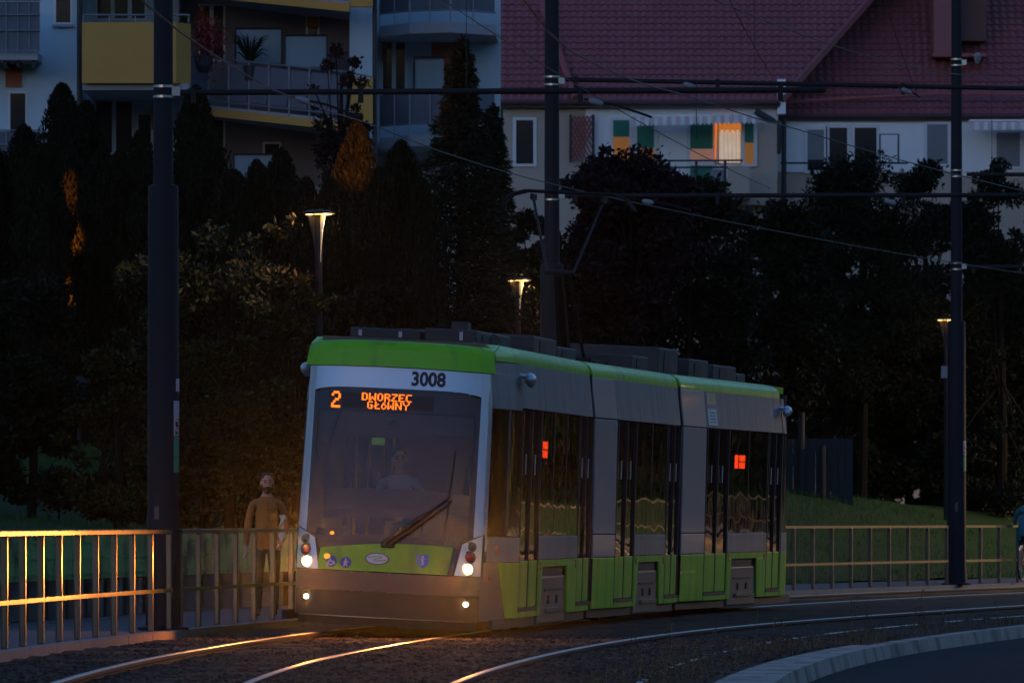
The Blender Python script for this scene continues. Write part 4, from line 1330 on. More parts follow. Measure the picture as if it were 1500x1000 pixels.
def head_parts(root, c, yaw, hair=True, beard=False, short=True, scale=1.0):
    """face, ears and hair round a head centred at c, looking along yaw (0 = towards the camera)"""
    cs, sn = math.cos(yaw), math.sin(yaw)
    def T(x, y, z):                 # y forwards = towards the camera
        x, y, z = x * scale, y * scale, z * scale
        return (c[0] + x * cs + y * sn, c[1] + x * sn - y * cs, c[2] + z)
    b = MB(T)
    pts_n, n = [], 14
    rows = [(0.118, .03), (0.10, .062), (0.06, .077), (0.02, .079), (-.02, .076), (-.06, .068), (-.09, .055), (-.118, .03)]
    pts = []
    for (z, r) in rows:
        for j in range(n):
            q = 2 * math.pi * j / n
            fx, fy = r * math.cos(q), r * 1.22 * math.sin(q)
            if fy > 0 and -.1 < z < 0: fy *= 1.0
            if fy < 0 and z < -.05: fy *= .7
            pts.append((fx, fy, z))
    fc = [(i * n + j, i * n + (j + 1) % n, (i + 1) * n + (j + 1) % n, (i + 1) * n + j) for i in range(len(rows) - 1) for j in range(n)]
    fc += [tuple(range(n)), tuple(range((len(rows) - 1) * n, len(rows) * n))]
    b.add(pts, fc)
    b.add([(0, .092, .022), (-.017, .088, -.028), (.017, .088, -.028), (0, .118, -.026), (0, .085, -.036)], [(0, 1, 3), (0, 3, 2), (1, 4, 3), (3, 4, 2)])
    for s_ in (-1, 1): b.ball((s_ * .082, -.005, .0), (.012, .028, .036), 8, 6)
    h = b.build('head', M['skin'], root, smooth=True)
    b = MB(T)
    for s_ in (-1, 1):
        b.box(s_ * .032 - .02, s_ * .032 + .02, .086, .096, .036, .046)
    b.build('eyebrows', M['hair'], h)
    b = MB(T)
    for s_ in (-1, 1): b.ball((s_ * .032, .088, .014), (.017, .008, .010), 8, 5)
    b.build('eyes', M['print_'], h)
    b = MB(T); b.ball((0, .088, -.062), (.024, .008, .007), 8, 5); b.build('mouth', M['redl'] if False else M['skin'], h)
    b = MB(T)
    b.ball((0, -.018, .062), (.088, .100, .084), 14, 8)
    b.build('hair', M['hair'], h, smooth=True)
    if beard:
        b = MB(T); b.ball((0, .042, -.082), (.062, .062, .058), 14, 8)
        for s_ in (-1, 1): b.ball((s_ * .066, .02, -.045), (.016, .035, .05), 8, 6)
        b.ball((0, .09, -.048), (.032, .012, .008), 8, 5)
        b.build('beard', M['hair'], h, smooth=True)
    return h

def hand(root, wrist, d, side, closed=.35):
    """hand hanging from the wrist along d, thumb towards side"""
    w = Vector(wrist); d = Vector(d).normalized(); s_ = Vector(side).normalized(); n = d.cross(s_).normalized()
    J = [(w, .022), (w + d * .05, (.034, .018)), (w + d * .09, (.036, .016))]
    E = [(0, 1), (1, 2)]
    for k, (o, l) in enumerate(((.030, .062), (.011, .072), (-.010, .068), (-.030, .054))):
        b0 = len(J)
        p0 = w + d * .088 + s_ * o
        J += [(p0, .010), (p0 + d * l * .55 + n * l * .12, .009), (p0 + d * l * .95 + n * l * .42 * (1 + closed), .008)]
        E += [(2, b0), (b0, b0 + 1), (b0 + 1, b0 + 2)]
    b0 = len(J)
    p = w + d * .03 + s_ * .035
    J += [(p, .012), (p + d * .035 + s_ * .025, .011), (p + d * .07 + s_ * .025 + n * .015, .009)]
    E += [(1, b0), (b0, b0 + 1), (b0 + 1, b0 + 2)]
    return skin_body('hand', J, E, [M['skin']], lambda c: 0, root, 1)

# the bearded man beyond the railing
mx, my = pX(391, 100.6), 100.6
mz = .075
man = thing('person', 'bearded man in ochre shirt walking on the pavement behind the railing', 'person', (mx, my, mz))
def mp(x, y, z): return (mx + x, my + y, mz + z)
H = 1.84
J = [(mp(0, 0, .98), (.165, .115)), (mp(0, -.01, 1.18), (.155, .105)), (mp(.0, -.02, 1.38), (.168, .112)), (mp(0, -.01, 1.50), (.125, .08)), (mp(0, -.02, 1.60), (.055, .058)), (mp(0, -.03, 1.68), (.055, .06)),
     (mp(-.19, -.01, 1.475), .056), (mp(-.25, .03, 1.20), .055), (mp(-.27, -.03, .96), .040), (mp(-.275, -.05, .90), .030),
     (mp(.19, -.01, 1.475), .056), (mp(.26, .06, 1.21), .055), (mp(.22, -.12, 1.03), .040), (mp(.20, -.18, .99), .030),
     (mp(-.095, 0, .90), .105), (mp(-.11, -.09, .52), .070), (mp(-.115, .02, .12), .050), (mp(-.115, .0, .05), .045), (mp(-.12, -.16, .035), .036),
     (mp(.095, 0, .90), .105), (mp(.10, .03, .50), .070), (mp(.10, .22, .16), .050), (mp(.10, .24, .08), .045), (mp(.105, .10, .04), .036)]
E = [(0, 1), (1, 2), (2, 3), (3, 4), (4, 5), (3, 6), (6, 7), (7, 8), (8, 9), (3, 10), (10, 11), (11, 12), (12, 13),
     (0, 14), (14, 15), (15, 16), (16, 17), (17, 18), (0, 19), (19, 20), (20, 21), (21, 22), (22, 23)]
def pick(c):
    z = c.z - mz; x = c.x - mx
    if z > 1.575: return 1
    if abs(x) > .20 and z < .935: return 1
    if z < .10: return 3
    if z < .88 : return 2
    return 0
skin_body('body', J, E, [M['shirt'], M['skin'], M['trous'], M['shoe']], pick, man, 2)
head_parts(man, mp(0.005, -.045, 1.745), .12, beard=True)
hand(man, mp(-.275, -.05, .915), (-.02, -.18, -1), (.35, -.9, .0))
hand(man, mp(.20, -.18, .99), (-.2, -.7, -.7), (-.5, -.5, .5))
b = MB(mp)
b.sheet(lambda t, s_: (-.03 + .06 * t + (t - .5) * .16 * s_, -.085 - .02 * s_, 1.56 - .10 * s_), 6, 3, (0, .012, 0)); b.build('collar', M['shirt'], man, smooth=True)
b = MB(mp); b.box(-.16, .16, -.14, .12, .845, .875)
b = MB(mp); b.sheet(lambda t, s_: (-.014 + .028 * t, -.128 - .006 * math.sin(3 * s_), .90 + .58 * s_), 2, 6, (0, .01, 0)); b.build('placket', M['shirt'], man, smooth=True)
b = MB(mp); b.sheet(lambda t, s_: (.055 + .075 * t, -.128, 1.27 + .09 * s_), 2, 2, (0, .012, 0)); b.build('pocket', M['shirt'], man)
for k in range(4): b = MB(mp); b.ball((.004, -.135 - .004 * k * 0, 1.40 - .11 * k), (.008, .006, .008), 6, 4); b.build('shirt_button', M['hair'], man)
b = MB(mp)
b.sheet(lambda t, s_: (.165 + .075 * t + .02 * math.sin(9 * s_), -.20 + .05 * t + .015 * math.sin(12 * s_ + 4 * t), 1.33 - (.42 - .12 * t) * s_), 6, 12, (0, .05, 0))
tag(b.build('folded_cloth', M['cloth'], None, smooth=True), 'white cloth carried over the arm of the bearded man', 'cloth')

# the driver, seen through the windscreen
dp0 = XF[0](1.32, .02, 0)
drv = thing('person', 'driver in a pale shirt sitting behind the tram windscreen', 'person', (dp0.x, dp0.y, 1.1))
def dp(x, y, z): return (dp0.x + x, dp0.y + y, z + .19)
J = [(dp(0, .05, 1.10), (.17, .12)), (dp(0, .03, 1.32), (.16, .11)), (dp(0, 0, 1.52), (.19, .115)), (dp(0, 0, 1.63), (.13, .08)), (dp(0, -.01, 1.73), (.055, .055)), (dp(0, -.02, 1.80), (.055, .055)),
     (dp(-.21, 0, 1.59), .065), (dp(-.27, -.10, 1.36), .052), (dp(-.20, -.34, 1.34), .040), (dp(.21, 0, 1.59), .065), (dp(.27, -.10, 1.36), .052), (dp(.20, -.34, 1.34), .040),
     (dp(-.1, -.3, 1.06), .09), (dp(-.1, -.5, .8), .07), (dp(.1, -.3, 1.06), .09), (dp(.1, -.5, .8), .07)]
E = [(0, 1), (1, 2), (2, 3), (3, 4), (4, 5), (3, 6), (6, 7), (7, 8), (3, 9), (9, 10), (10, 11), (0, 12), (12, 13), (0, 14), (14, 15)]
skin_body('body', J, E, [M['driver_shirt'], M['skin'], M['trous']], lambda c: 1 if c.z > 1.88 else (2 if c.z < 1.31 and c.y < dp0.y - .15 else 0), drv, 2)
head_parts(drv, dp(0, -.03, 1.865), 0.1)
for sx in (-1, 1): hand(drv, dp(sx * .20, -.34, 1.34), (-sx * .2, -.9, .1), (-sx * .6, 0, .8))

# cyclist leaving the picture on the right
bx0, by0 = pX(1488, 156.5), 156.5
cyh = .09
YW = R(17)
bike = thing('bicycle', 'dark bicycle ridden along the path at the right edge', 'bicycle', (bx0, by0, cyh))
def bp_(u, v, z):                  # u forwards along the bicycle
    return Vector((bx0 + .12 + u * math.sin(YW) + v * math.cos(YW), by0 + u * math.cos(YW) - v * math.sin(YW), cyh + z))
for u in (0.0, 1.05):
    b = MB(); ring = [bp_(u + .33 * math.cos(a), 0, .35 + .33 * math.sin(a)) for a in np.linspace(0, 2 * math.pi, 25)]
    b.tube(ring, .018, 6, cap=False); w_ = b.build('wheel', M['black'], bike, smooth=True)
    b = MB(); b.tube([bp_(u + .31 * math.cos(a), 0, .35 + .31 * math.sin(a)) for a in np.linspace(0, 2 * math.pi, 25)], .009, 5, cap=False); b.build('rim', M['steel'], w_, smooth=True)
    b = MB()
    for a in np.linspace(0, math.pi, 9)[:-1]: b.tube([bp_(u + .3 * math.cos(a), 0, .35 + .3 * math.sin(a)), bp_(u - .3 * math.cos(a), 0, .35 - .3 * math.sin(a))], .002, 3)
    b.build('spokes', M['steel'], w_, fix=False)
b = MB()
for a, c in (((0, 0, .35), (.45, 0, .30)), ((.45, 0, .30), (.30, 0, .85)), ((0, 0, .35), (.33, 0, .78)), ((.34, 0, .76), (.90, 0, .80)), ((.45, 0, .30), (.90, 0, .74)), ((.88, 0, .92), (1.05, 0, .35))):
    b.tube([bp_(*a), bp_(*c)], .017, 6)
b.build('frame', M['red'], bike, smooth=True)
b = MB(); b.ball(bp_(.27, 0, .90), (.10, .10, .035), 10, 6); b.build('saddle', M['black'], bike, smooth=True)
b = MB(); b.tube([bp_(.86, -.28, 1.0), bp_(.9, 0, .96), bp_(.86, .28, 1.0)], .014, 6); b.build('handlebar', M['steel'], bike, smooth=True)
b = MB(); b.tube([bp_(-.30, 0, .62), bp_(-.15, 0, .70), bp_(0.05, 0, .71)], .025, 6); b.build('mudguard', M['blue'], bike, smooth=True)
rid = thing('person', 'cyclist in teal clothes riding at the right edge of the view', 'person', tuple(bp_(.25, 0, 0)))
J = [(bp_(.24, 0, 1.0), (.17, .13)), (bp_(.33, 0, 1.18), (.15, .11)), (bp_(.45, 0, 1.36), (.17, .11)), (bp_(.50, 0, 1.46), (.12, .08)), (bp_(.55, 0, 1.55), .055), (bp_(.58, 0, 1.62), .055),
     (bp_(.49, -.20, 1.42), .062), (bp_(.62, -.29, 1.2), .048), (bp_(.82, -.27, 1.04), .034), (bp_(.49, .20, 1.42), .062), (bp_(.62, .29, 1.2), .048), (bp_(.82, .27, 1.04), .034),
     (bp_(.28, -.10, .93), .095), (bp_(.58, -.13, .72), .068), (bp_(.42, -.14, .30), .045), (bp_(.40, -.14, .22), .04), (bp_(.54, -.14, .19), .034),
     (bp_(.28, .10, .93), .095), (bp_(.60, .13, .85), .068), (bp_(.50, .14, .46), .045), (bp_(.48, .14, .40), .04), (bp_(.62, .14, .38), .034)]
E = [(0, 1), (1, 2), (2, 3), (3, 4), (4, 5), (3, 6), (6, 7), (7, 8), (3, 9), (9, 10), (10, 11), (0, 12), (12, 13), (13, 14), (14, 15), (15, 16), (0, 17), (17, 18), (18, 19), (19, 20), (20, 21)]
def pickc(c):
    z = c.z - cyh
    if z > 1.52: return 1
    if z < .26: return 2
    if z < .66: return 1
    return 0
skin_body('body', J, E, [M['teal'], M['skin'], M['white']], pickc, rid, 2)
head_parts(rid, tuple(bp_(.60, 0, 1.70)), math.pi - YW)
for sv in (-1, 1): hand(rid, bp_(.82, sv * .27, 1.04), (bp_(1, 0, -.3) - bp_(0, 0, 0)), (0, 0, 1))

# ------------------------------------------------------------------ path lamps
def lamp(x, y, label, h=None, proto=[None], energy=22):
    z0 = land(x, y) - .05
    zt = 5.92
    if proto[0] is None:
        root = thing('street_lamp', label, 'street lamp', (x, y, z0), 'slim lamps along the path')
        b = MB(); b.tube([(x, y, zt - 8), (x, y, zt)], [.06, .05], 12); b.build('pole', M['pole'], root, smooth=True)
        b = MB(); b.lathe([(.02, zt + .06), (.15, zt + .055), (.245, zt + .02), (.245, zt), (.22, zt - .01)], (x, y, 0), 32); b.build('cap', M['pole'], root, smooth=True)
        b = MB()
        for k in range(3):
            a0, a1 = k * 2.094 + .15, (k + 1) * 2.094 - .15
            b.sheet(lambda t, s_: (x + (.12 + .08 * s_) * math.cos(a0 + (a1 - a0) * t), y + (.12 + .08 * s_) * math.sin(a0 + (a1 - a0) * t), zt - .015), 8, 1)
        rg = b.build('lit_ring', M['lampring'], root, fix=False)
        for k, a in enumerate((R(-62), R(176), R(75))):
            ca, sa = math.cos(a), math.sin(a)
            def fin(t, s_):
                w = (.155 if k == 0 else .11) * (1 - s_) ** 1.8
                r = .05 + w * t + .004
                return (x + r * ca, y + r * sa, zt - .02 - .70 * s_)
            b = MB(); b.sheet(fin, 2, 8, (-.008 * sa, .008 * ca, 0)); b.build('fin', M['white'] if k == 0 else M['finshade'], root, smooth=True)  # one fin white as if lit, the others dark as if shaded
        ld = bpy.data.lights.new('lamp_light', 'POINT'); ld.energy = energy * 1.6 * KL; ld.color = (1.0, .55, .17); ld.shadow_soft_size = .05
        lo = bpy.data.objects.new('lamp_light', ld); C.objects.link(lo); lo.parent = root; lo.location = Vector((x + .16, y - .12, zt - .13)) - root.location
        proto[0] = root
        return root
    r = clone_tree(proto[0], None, (x, y, proto[0].location.z)); r['label'] = label
    return r
lamp(pX(467, 115), 115, 'lit lamp nearest the tram front, left of its roof, with a flat round cap')
lamp(pX(759, 147), 147, 'lit lamp above the tram roof, left of the middle tram pole')
lamp(pX(1386, 176), 176, 'lit lamp half hidden by the rightmost tram pole')
lamp(26, 206, 'lit lamp out along the curve past the cyclist')
lamp(45, 232, 'lit lamp farthest out where the track bends away')

# road lamps on the far side of the road, out to the right, that gild the railing
def road_lamp(x, y, label, proto=[None]):
    if proto[0] is None:
        root = thing('road_lamp', label, 'road lamp', (x, y, -.1), 'tall lamps beside the road')
        b = MB(); b.tube([(x, y, -.2), (x, y, 7.6), (x - .3, y, 8.0), (x - 1.6, y, 8.15)], [.09, .06, .05, .04], 10); b.build('pole', M['pole'], root, smooth=True)
        b = MB(); b.box(x - 2.2, x - 1.5, y - .14, y + .14, 8.08, 8.2); b.build('head', M['pole'], root, bevel=.03)
        b = MB(); b.box(x - 2.15, x - 1.6, y - .11, y + .11, 8.05, 8.078); b.build('lit_lens', M['sodium'], root)
        ld = bpy.data.lights.new('road_light', 'SPOT'); ld.energy = 11000 * KL; ld.color = (1, .64, .30); ld.spot_size = R(174); ld.shadow_soft_size = .15
        lo = bpy.data.objects.new('road_light', ld); C.objects.link(lo); lo.parent = root; lo.location = Vector((x - 1.87, y, 8.0)) - root.location
        proto[0] = root; return root
    r = clone_tree(proto[0], None, (x, y, -.1)); r['label'] = label
    for c in r.children:
        if c.type == 'LIGHT':
            c.data = c.data.copy(); c.data.energy *= 2.5
    return r
road_lamp(31, 174, 'tall road lamp beside the road right of the picture')
road_lamp(44, 203, 'tall road lamp farther along the road to the right')
road_lamp(66, 226, 'last tall road lamp where the road bends away')

# ------------------------------------------------------------------ trees
def leaf_quads(P, size, dirs=None, up=0.0, aspect=.45):
    n = len(P)
    d = rng.normal(size=(n, 3)) if dirs is None else dirs + rng.normal(size=(n, 3)) * .45
    d[:, 2] += up
    d /= np.linalg.norm(d, axis=1)[:, None]
    w = np.cross(d, rng.normal(size=(n, 3))); w /= np.linalg.norm(w, axis=1)[:, None]
    L = size * rng.uniform(.6, 1.35, n)[:, None]
    return np.stack([P - d * L * .5, P + w * L * aspect * .5 + d * L * .06, P + d * L * .5, P - w * L * aspect * .5 + d * L * .06], 1)

def clump_points(cl, n):
    c = np.array([q[:3] for q in cl]); r = np.array([q[3] for q in cl])
    w = r ** 2; w = w / w.sum()
    k = rng.choice(len(cl), n, p=w)
    d = rng.normal(size=(n, 3)); d /= np.linalg.norm(d, axis=1)[:, None]
    rad = rng.uniform(.2, 1.0, n) ** .6 * (1 + .35 * (rng.uniform(0, 1, n) < .12))
    return c[k] + d * (r[k] * rad)[:, None] * np.array([1, 1, .75]), d

def limb_mesh(base, top, cl, r0, parent, name='trunk'):
    b = MB()
    base, top = Vector(base), Vector(top)
    r0 *= .55
    b.tube([base, base.lerp(top, .35) + Vector((.05, 0, 0)), base.lerp(top, .7), top], [r0 * 1.15, r0 * .85, r0 * .6, r0 * .22], 8)
    for q in cl[:10] + [c_ for c_ in cl[10:] if c_[3] < .21][-8:]:
        f = random.uniform(.35, .85); a = base.lerp(top, f); e = Vector(q[:3])
        b.tube([a, a.lerp(e, .5) + Vector((0, 0, .12)), e], [r0 * .35, r0 * .22, r0 * .08], 5)
    return b.build(name, M['bark'], parent, smooth=True, fix=False)

def broad_tree(name, label, cat, x, y, z0, z1, zc, rx, nclump, nleaf, leafm, size, group, ry=None, rough=.55, second=None, extra=()):
    """tree with a crown of leaf clumps between zc and z1, half width rx"""
    root = thing(name, label, cat, (x, y, z0), group)
    ry = ry or rx * .8
    cl = []
    for i in range(nclump):
        d = rng.normal(size=3); d /= np.linalg.norm(d)
        far_ = rng.uniform() < .3
        q = rng.uniform(1.05, 1.32) if far_ else rng.uniform(.35, 1.0) ** .5
        r = rng.uniform(.16, .34) * min(rx, (z1 - zc) / 2) * (.6 if far_ else 1.25)
        zt = rng.uniform(-1, 1); lim = math.sqrt(1 - zt * zt * .96) if zt > 0 else 1 - .22 * zt * zt
        a = rng.uniform(0, 2 * np.pi); q *= lim
        cl.append((x + math.cos(a) * (rx - r * .7) * q, y + math.sin(a) * (ry - r * .7) * q, (zc + z1) / 2 + zt * ((z1 - zc) / 2 - r * .5), r))
    cl += [(*px(a, b_, y - .25), r_) for a, b_, r_ in extra]
    limb_mesh((x, y, z0 - .1), (x, y, zc + (z1 - zc) * .8), cl, .05 + .02 * (z1 - z0), root)
    P, d = clump_points(cl, int(nleaf * 3.2))
    quad_mesh('crown', leaf_quads(P, size * .9, d * .6, .1), leafm, root)
    if second:
        m2, f, n2 = second
        cl2 = sorted(cl, key=lambda q: -q[2] + abs(q[0] - x) * .3)[:max(2, int(len(cl) * f))]
        P, d = clump_points([(q[0], q[1] - .1, q[2] + .05, q[3] * .9) for q in cl2], n2)
        quad_mesh('turned_leaves', leaf_quads(P, size, d * .6, .1), m2, root)
    return root

# thujas: four built, the rest copies of them
def thuja_make(h, r, n, mm):
    root = thing('thuja', 't', 'thuja', (0, 0, 0), 'thujas in the tall hedge row')
    b = MB(); b.tube([(0, 0, -.2), (0, 0, h * .5), (0, 0, h * .9)], [.08, .06, .02], 6); b.build('trunk', M['bark'], root, smooth=True)
    t = rng.uniform(0, 1, n) ** .85
    prof = lambda q: r * np.minimum(1, .8 + q * 2.2) * np.minimum(1, 1.85 * np.sqrt(np.maximum(0, 1 - q)))
    a = rng.uniform(0, 2 * np.pi, n)
    lump = 1 + .16 * np.sin(a * 3 + t * 9) + .12 * np.sin(a * 5 - t * 17 + 2) + .08 * np.sin(t * 40 + a)
    rr = prof(t) * lump * rng.uniform(.6, 1.04, n)
    P = np.stack([rr * np.cos(a), rr * np.sin(a), t * h], 1)
    d = np.stack([np.cos(a) * .5, np.sin(a) * .5, np.full(n, 1.0)], 1)
    V = leaf_quads(P, .13, d, 0, .42)
    k = 14; core = []
    for i in range(7):
        for j in range(k):
            q0, q1 = i / 7, (i + 1) / 7; a0, a1 = 2 * np.pi * j / k, 2 * np.pi * (j + 1) / k
            r0, r1 = prof(np.array(q0)) * .62, prof(np.array(q1)) * .62
            core.append([(r0 * np.cos(a0), r0 * np.sin(a0), q0 * h), (r0 * np.cos(a1), r0 * np.sin(a1), q0 * h), (r1 * np.cos(a1), r1 * np.sin(a1), q1 * h), (r1 * np.cos(a0), r1 * np.sin(a0), q1 * h)])
    quad_mesh('crown', np.concatenate([V, np.array(core)]), mm, root)
    return root
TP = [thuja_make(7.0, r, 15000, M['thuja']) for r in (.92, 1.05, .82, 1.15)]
THU = [(-18, 205, 58, 131, 'thuja cut by the left edge of the view'), (35, 184, 52, 131, 'thuja second from the left edge, below the barred balcony'), (66, 212, 44, 129, 'short thuja in front of the white wall'),
       (91, 124, 56, 133, 'tallest thuja in front of the white wall'), (127, 150, 50, 134, 'thuja beside the dark downpipe, right of the tallest'), (150, 215, 44, 131, 'low thuja under the ochre balcony'),
       (176, 222, 48, 130, 'thuja under the middle of the ochre balcony'), (206, 192, 46, 133, 'thuja just left of the thick front pole'), (232, 230, 50, 129, 'thuja behind the thick front pole'),
       (286, 128, 54, 134, 'tall thuja just right of the thick front pole'), (308, 200, 44, 131, 'thuja leaning on the right side of the tall one by the pole'), (342, 250, 54, 129, 'rounded low thuja right of the pole'),
       (376, 236, 44, 130, 'thuja in front of the frosted balcony screen'), (412, 219, 50, 131, 'pointed thuja left of the nearest lamp'), (448, 262, 48, 129, 'low thuja behind the cap of the nearest lamp'),
       (484, 262, 48, 130, 'thuja just right of the nearest lamp'), (523, 180, 52, 137, 'thuja lit orange by a hidden lamp'), (556, 246, 48, 130, 'thuja below the orange-lit one'),
       (588, 208, 54, 131, 'pointed yellowish-green thuja beside the feathery conifer'), (618, 262, 46, 129, 'last thuja of the row, before the feathery conifer'), (-75, 190, 60, 131, 'thuja out past the left edge of the view')]
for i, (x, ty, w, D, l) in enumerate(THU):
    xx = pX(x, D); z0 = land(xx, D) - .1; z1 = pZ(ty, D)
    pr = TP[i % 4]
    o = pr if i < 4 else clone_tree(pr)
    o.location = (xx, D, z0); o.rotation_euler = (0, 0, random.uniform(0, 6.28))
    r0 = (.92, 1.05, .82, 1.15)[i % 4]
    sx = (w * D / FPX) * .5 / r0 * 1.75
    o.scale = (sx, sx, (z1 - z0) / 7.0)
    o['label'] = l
# unseen floodlights added behind the shrubs for the orange light on two thujas
def flood(p, aim, label, e, cone):
    p, aim = Vector(p), Vector(aim); d = (aim - p).normalized()
    root = thing('floodlight', label, 'floodlight', (p.x, p.y, land(p.x, p.y)), 'unseen orange floodlights added behind the shrubs')
    b = MB(); b.tube([(p.x, p.y, land(p.x, p.y) - .2), (p.x, p.y, p.z - .12)], .035, 8); b.build('pole', M['pole'], root, smooth=True)
    b = MB(); b.tube([p - d * .25, p - d * .2, p - d * .02], [.05, .10, .13], 14); b.build('head', M['pole'], root, smooth=True)
    b = MB(); b.tube([p - d * .018, p - d * .008], .10, 14); b.build('lens', M['sodium'], root)
    ld = bpy.data.lights.new('flood_light', 'SPOT'); ld.energy = e * KL; ld.color = (1, .24, .015); ld.shadow_soft_size = .05; ld.spot_size = R(cone); ld.spot_blend = .7
    lo = bpy.data.objects.new('flood_light', ld); C.objects.link(lo); lo.parent = root; lo.location = p + d * .03 - root.location
    lo.rotation_euler = d.to_track_quat('-Z', 'Y').to_euler()
flood(px(116, 560, 125.5), px(97, 285, 132.6), 'unseen orange floodlight added behind the shrubs left of the thick pole', 11000, 5.5)
flood(px(474, 306, 133.2), px(514, 225, 136.4), 'unseen orange floodlight added behind the thujas near the nearest lamp', 900, 26)

# feathery conifer
def conifer(x, y, z0, z1, rbase, label, n=34000):
    root = thing('conifer', label, 'conifer', (x, y, z0))
    b = MB(); b.tube([(x, y, z0 - .2), (x, y, (z0 + z1) / 2), (x, y, z1)], [.16, .1, .02], 8)
    H_ = z1 - z0; tips = []
    for i in range(150):
        t = (i / 150) ** .9; a = i * 2.4; r = rbase * (1 - t) ** .8 * random.uniform(.65, 1.1) + .08
        z = z0 + .5 + t * (H_ - .6)
        e = Vector((x + r * math.cos(a), y + r * math.sin(a), z - .12 * r + .1))
        b.tube([(x, y, z), Vector((x, y, z)).lerp(e, .6) + Vector((0, 0, .06)), e], [.03, .018, .006], 4)
        tips.append((z, a, r))
    b.build('trunk', M['bark'], root, fix=False)
    k = rng.integers(0, len(tips), n); tz = np.array(tips)[k]
    f = rng.uniform(.12, 1.05, n) ** .7
    w = (.22 * (1.1 - f) + .05) * np.minimum(1, tz[:, 2] / .8)
    P = np.stack([x + tz[:, 2] * f * np.cos(tz[:, 1]) + rng.normal(size=n) * w, y + tz[:, 2] * f * np.sin(tz[:, 1]) + rng.normal(size=n) * w,
                  tz[:, 0] - .1 * tz[:, 2] * f - np.abs(rng.normal(size=n)) * .12 + .05], 1)
    d = np.stack([np.cos(tz[:, 1]), np.sin(tz[:, 1]), np.full(n, -.25)], 1)
    quad_mesh('crown', leaf_quads(P, .13, d, 0, .26), M['leafs'], root)
    return root
D = 141; xx = pX(676, D); conifer(xx, D, land(xx, D) - .1, pZ(50, D), 1.6, 'tall feathery conifer between the apartment block and the red roof')
D = 153; xx = pX(722, D); conifer(xx, D, land(xx, D) - .1, pZ(150, D), 1.1, 'shorter conifer right of the tall feathery one', 20000)

def T(name, label, cat, x, D, ty, by, hw, nc, nl, mm, size, group, second=None, ry=None, extra=()):
    xx = pX(x, D); z0 = land(xx, D) - .1
    return broad_tree(name, label, cat, xx, D, z0, pZ(ty, D), max(z0 + .15, pZ(by, D)), hw * D / FPX, nc, nl, mm, size, group, second=second, ry=ry, extra=extra)
G1 = 'trees and shrubs behind the railing'
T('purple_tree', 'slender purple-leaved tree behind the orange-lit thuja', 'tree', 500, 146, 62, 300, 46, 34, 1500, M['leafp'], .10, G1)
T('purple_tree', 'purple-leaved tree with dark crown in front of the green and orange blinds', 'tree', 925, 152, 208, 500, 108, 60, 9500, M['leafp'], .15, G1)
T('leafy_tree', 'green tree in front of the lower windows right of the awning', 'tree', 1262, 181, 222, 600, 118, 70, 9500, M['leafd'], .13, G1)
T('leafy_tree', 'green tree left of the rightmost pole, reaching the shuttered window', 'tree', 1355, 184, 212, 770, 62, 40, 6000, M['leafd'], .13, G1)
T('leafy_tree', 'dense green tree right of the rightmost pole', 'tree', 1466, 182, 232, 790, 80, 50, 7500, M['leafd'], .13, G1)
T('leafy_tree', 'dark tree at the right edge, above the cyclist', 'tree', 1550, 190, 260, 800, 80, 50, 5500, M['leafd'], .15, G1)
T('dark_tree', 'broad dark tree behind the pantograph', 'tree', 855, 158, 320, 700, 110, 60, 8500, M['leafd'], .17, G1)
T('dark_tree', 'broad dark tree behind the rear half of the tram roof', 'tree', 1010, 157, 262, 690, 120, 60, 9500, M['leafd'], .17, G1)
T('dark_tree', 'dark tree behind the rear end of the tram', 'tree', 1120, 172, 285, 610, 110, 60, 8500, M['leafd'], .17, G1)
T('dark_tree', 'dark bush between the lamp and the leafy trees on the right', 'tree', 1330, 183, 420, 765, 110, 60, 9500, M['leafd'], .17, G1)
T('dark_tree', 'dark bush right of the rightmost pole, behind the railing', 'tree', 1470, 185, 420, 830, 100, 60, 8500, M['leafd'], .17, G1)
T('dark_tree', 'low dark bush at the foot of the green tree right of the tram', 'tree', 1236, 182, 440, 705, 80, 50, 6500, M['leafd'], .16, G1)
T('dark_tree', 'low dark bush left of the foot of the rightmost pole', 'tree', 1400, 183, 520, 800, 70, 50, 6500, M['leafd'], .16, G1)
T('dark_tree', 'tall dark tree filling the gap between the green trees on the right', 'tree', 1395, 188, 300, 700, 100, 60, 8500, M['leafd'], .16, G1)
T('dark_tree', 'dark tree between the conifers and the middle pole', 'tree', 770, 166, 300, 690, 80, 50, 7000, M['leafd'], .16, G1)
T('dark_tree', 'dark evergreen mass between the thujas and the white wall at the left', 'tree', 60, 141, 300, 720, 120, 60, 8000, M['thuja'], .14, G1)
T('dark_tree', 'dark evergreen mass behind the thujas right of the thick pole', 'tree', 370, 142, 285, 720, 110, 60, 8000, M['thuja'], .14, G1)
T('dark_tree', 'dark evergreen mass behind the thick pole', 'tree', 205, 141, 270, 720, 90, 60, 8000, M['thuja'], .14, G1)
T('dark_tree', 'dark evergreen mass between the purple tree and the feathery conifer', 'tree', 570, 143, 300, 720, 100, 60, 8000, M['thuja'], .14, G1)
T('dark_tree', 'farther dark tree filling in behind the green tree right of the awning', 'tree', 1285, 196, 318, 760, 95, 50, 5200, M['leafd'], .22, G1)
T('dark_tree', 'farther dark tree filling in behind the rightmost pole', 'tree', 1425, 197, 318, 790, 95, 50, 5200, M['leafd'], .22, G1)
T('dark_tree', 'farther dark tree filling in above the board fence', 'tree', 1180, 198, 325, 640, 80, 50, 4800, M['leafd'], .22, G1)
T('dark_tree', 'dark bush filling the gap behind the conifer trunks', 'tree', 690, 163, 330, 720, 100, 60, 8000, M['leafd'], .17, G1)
T('dark_tree', 'dark bush at the foot of the thujas behind the tram front', 'tree', 560, 128, 420, 720, 110, 50, 7000, M['leafd'], .15, G1)
